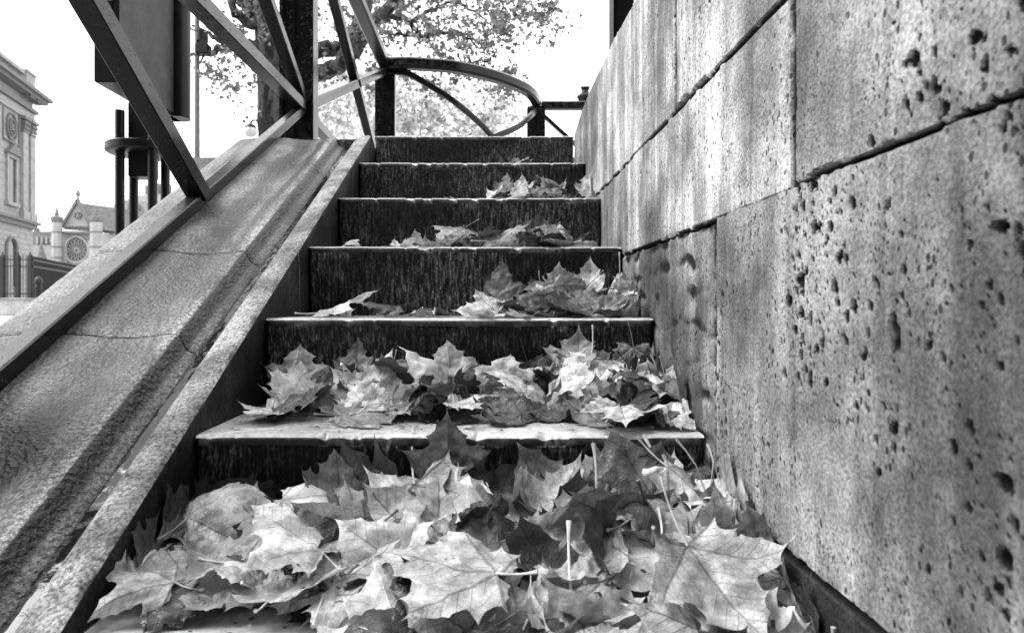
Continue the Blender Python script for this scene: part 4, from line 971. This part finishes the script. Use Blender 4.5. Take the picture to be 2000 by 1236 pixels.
# the leaves that stand out
hero('pale leaf with a stalk pointing left, drooping at the left of the bottom heap', 0, 425, 990, .87, .088, -80, 25, 20, .8, .42, .5, 101, 90)
hero('dark little leaf standing at the foot of the left curb', 0, 275, 1080, .84, .06, 20, 60, 10, .9, .1, .7, 102, 95)
hero('broad leaf lying at the left front corner of the bottom heap, tip left', 0, 290, 1130, .775, .085, 75, 5, 0, .7, .5, .45, 103, 85)
hero('large smooth pale leaf left of centre in the bottom heap, stalk end right', 0, 575, 1050, .80, .10, 65, 18, -8, .55, .72, .6, 104, 90)
hero('mid-grey leaf standing with rolled edge against the lowest riser, left of centre', 0, 660, 950, .93, .075, 5, 65, 5, .8, .3, .5, 105, 96)
hero('dark five-pointed leaf leaning upright against the lowest riser', 0, 875, 900, .965, .085, 4, 78, 0, .35, .13, .6, 106, 97, stalk=False)
hero('folded near-white leaf in the middle of the bottom heap', 0, 915, 975, .87, .08, 30, 35, 35, 1.1, .8, .8, 107, 92)
hero('pale leaf with a rolled lobe right of the near-white one', 0, 1080, 970, .86, .09, -40, 30, 0, 1.0, .5, .5, 108, 92)
hero('big dark leaf with darker veins raised over the right of the bottom heap', 0, 1245, 930, .90, .098, 25, 42, -12, .5, .10, .4, 109, 95, stalk=False)
hero('largest pale leaf at the front centre, its veins fanning to the left', 0, 880, 1110, .72, .122, 78, 8, -6, .45, .62, .45, 110, 90, tpi=2)
hero('large glossy grey leaf at the right front, its point towards the wall', 0, 1395, 1120, .69, .108, 205, -28, 8, .5, .56, .5, 111, 92)
hero('long-tipped leaf at the front edge of the heap, left of the fanned one', 0, 665, 1160, .745, .085, 170, -12, 0, .7, .66, .55, 112, 90)
hero('pale spotted leaf in the bottom heap under the dark leaf', 0, 1130, 1080, .78, .10, 150, -15, 10, .7, .55, .45, 113, 90)
hero('leaf pointing at the viewer at the bottom edge, right of centre', 0, 1130, 1200, .69, .09, 185, -8, 0, .5, .6, .5, 114, 88)
hero('dark crumpled leaf standing along the wall at the right of the bottom heap', 0, 1480, 1080, .74, .07, -20, 70, 20, .9, .12, .8, 115, 96)
hero('pale leaf draped over the edge of the lowest step', 1, 1215, 800, 1.035, .078, 176, -12, 0, .35, .78, .45, 116, 80, tpi=3)
hero('toothed near-white leaf alone at the right end of the lowest step', 1, 1315, 815, 1.05, .058, -55, 15, 0, .6, .82, .7, 117, 88, stalk=False)
hero('grey leaf with white veins propped against the second riser by the wall', 1, 1240, 710, 1.26, .075, 180, -68, 0, .35, .18, 3.2, 118, 96)
hero('tall mid-grey leaf leaning on the second riser, right of centre', 1, 1130, 700, 1.25, .080, -10, 62, 8, .8, .42, .6, 119, 95)
hero('leaf with a hooked tip standing in the middle of the lowest step', 1, 880, 720, 1.24, .085, 12, 55, -15, 1.0, .35, .6, 120, 95)
hero('pale twisted leaf standing right of the hooked one on the lowest step', 1, 985, 735, 1.20, .075, -20, 60, 20, 1.0, .55, .6, 121, 95)
hero('dark pointed leaf standing at the left of the lowest step', 1, 690, 715, 1.26, .070, -35, 70, 0, .6, .16, .6, 122, 96)
hero('faded broad leaf leaning back in the left corner of the lowest step', 1, 580, 725, 1.25, .075, 5, 60, 0, .5, .28, .6, 123, 95)
hero('pale leaf lying in front of the faded one on the lowest step', 1, 560, 765, 1.20, .07, 40, 35, 0, .6, .6, .5, 124, 92)
hero('dark rolled leaf lying in the middle of the lowest step', 1, 840, 770, 1.13, .068, -60, 10, 25, 1.1, .13, .6, 125, 92)
hero('flat pale leaf at the left end of the lowest step', 1, 520, 800, 1.10, .065, 80, 4, 0, .4, .66, .5, 126, 88)
hero('big pale flattened leaf alone at the left end of the second step', 2, 665, 600, 1.40, .105, -80, 24, 0, .8, .80, .6, 127, 88)
hero('dark leaf standing upright in the middle of the second step', 2, 975, 560, 1.57, .080, -30, 75, 0, .6, .10, .7, 128, 96)
hero('pale pointed leaf standing right of the dark upright one on the second step', 2, 1095, 560, 1.52, .075, 5, 70, 0, .9, .62, .6, 129, 95)
hero('near-white folded leaf standing in the right corner of the second step', 2, 1150, 550, 1.54, .075, -25, 68, 10, .8, .75, .6, 130, 95)
hero('dark spread leaf lying in front of the pale upright ones on the second step', 2, 1095, 600, 1.37, .075, 75, 25, 0, .6, .14, .6, 131, 92)
hero('curled pale leaf in the right front corner of the second step', 2, 1195, 600, 1.36, .055, 160, 0, 0, 1.1, .72, .7, 132, 88)
hero('dark crumpled leaf behind the pale round one on the third step', 3, 1060, 450, 1.88, .075, 15, 70, 0, .8, .14, .7, 133, 95)
hero('round pale leaf standing in the right half of the third step', 3, 1100, 462, 1.75, .060, 20, 55, 0, .8, .7, .7, 134, 92)
hero('small light leaf at the left end of the third step', 3, 685, 475, 1.72, .04, -30, 25, 0, .8, .5, .7, 135, 90)
hero('dark leaf leaning on the fifth riser', 4, 985, 362, 2.18, .065, -35, 60, 0, .8, .14, .7, 136, 94)
hero('pale leaf leaning right of the dark one on the fourth step', 4, 1012, 368, 2.15, .070, -30, 50, 0, .6, .58, .7, 137, 92)
hero('pale leaf standing against the wall on the fourth step', 4, 1150, 360, 2.10, .065, 10, 70, -30, .5, .6, .8, 138, 92)
# bits lying about
tw = P(380, 1205, .755)
g = MB(); g.tube([(P(290, 1215, .765).x, .765, .011), (P(325, 1210, .76).x, .758, .014), (P(400, 1200, .77).x, .768, .012), (P(480, 1200, .775).x, .775, .013)], [.0032, .0018, .0014, .0012], 7)
tag(g.build('twig', M['stalk'], smooth=True), 'thin knobbly twig lying on the bare stone in front of the leaf heap', 'twig').color = (.16, 1, 0, 1)
for a, b_, lab in (((1320, 857), (1383, 975), 'long thin leaf stalk leaning down the wall corner below the lowest step'), ((1382, 868), (1388, 950), 'short dark leaf stalk standing upright in the corner by the wall')):
    p, q = P(a[0], a[1], .93), P(b_[0], b_[1], .90); p.x = min(p.x, XW-.004); q.x = min(q.x, XW-.006); md = (p+q)/2+Vector((.004, -.006, .006))
    g = MB(); g.tube([p, p.lerp(md, .5)+Vector((0, 0, .002)), md, md.lerp(q, .5), q], [.0022, .0012, .001, .001, .0008], 6)
    tag(g.build('loose_stalk', M['stalk'], smooth=True), lab, 'stalk').color = (.4, 1, 0, 1)
g = MB(); rs2 = random.Random(5)
for i in range(900):
    lv = rs2.choice([0, 0, 1, 1, 2, 3, 4, 5]); x = rs2.uniform(XS+.01, XW-.01); hm = LV[lv]; y = rs2.uniform(max(hm.y0+.01, .62), hm.y1-.01)
    z = (.0085 if lv == 0 else RI*lv+.0012); q = rs2.uniform(.0012, .006)*(1 if rs2.random() < .85 else 1.8); a = rs2.uniform(0, 6.28); n_ = rs2.choice([4, 5, 6])
    g.add([(x+q*rs2.uniform(.5, 1.2)*math.cos(a+k*6.283/n_), y+q*rs2.uniform(.4, 1.1)*math.sin(a+k*6.283/n_), z+rs2.uniform(0, .0025)) for k in range(n_)], [tuple(range(n_))], rs2.choice([0, 0, 1]))
tag(g.build('leaf_crumbs', [M['crumb'], M['crumb2']]), 'scattered crumbs of broken leaf and grit on the treads', 'debris', kind='stuff')
by = {}
for o, sc in ROOTS: by.setdefault(o['label'], []).append((sc, o))
for o, sc in ROOTS:
    if len(o['label'].replace('-', ' ').split()) > 16: print('LONG', o['label'])
for lab, L_ in by.items():
    if len(L_) > 1:
        L_.sort(key=lambda t: t[0]); nm = {2: ['smaller', 'larger'], 3: ['smallest', 'medium', 'largest']}.get(len(L_), ['tiny', 'small', 'large', 'largest']+['']*9)
        for (sc, o), q in zip(L_, nm): o['label'] = (q+' '+lab).strip()
print('leaves', LEAFN[0])
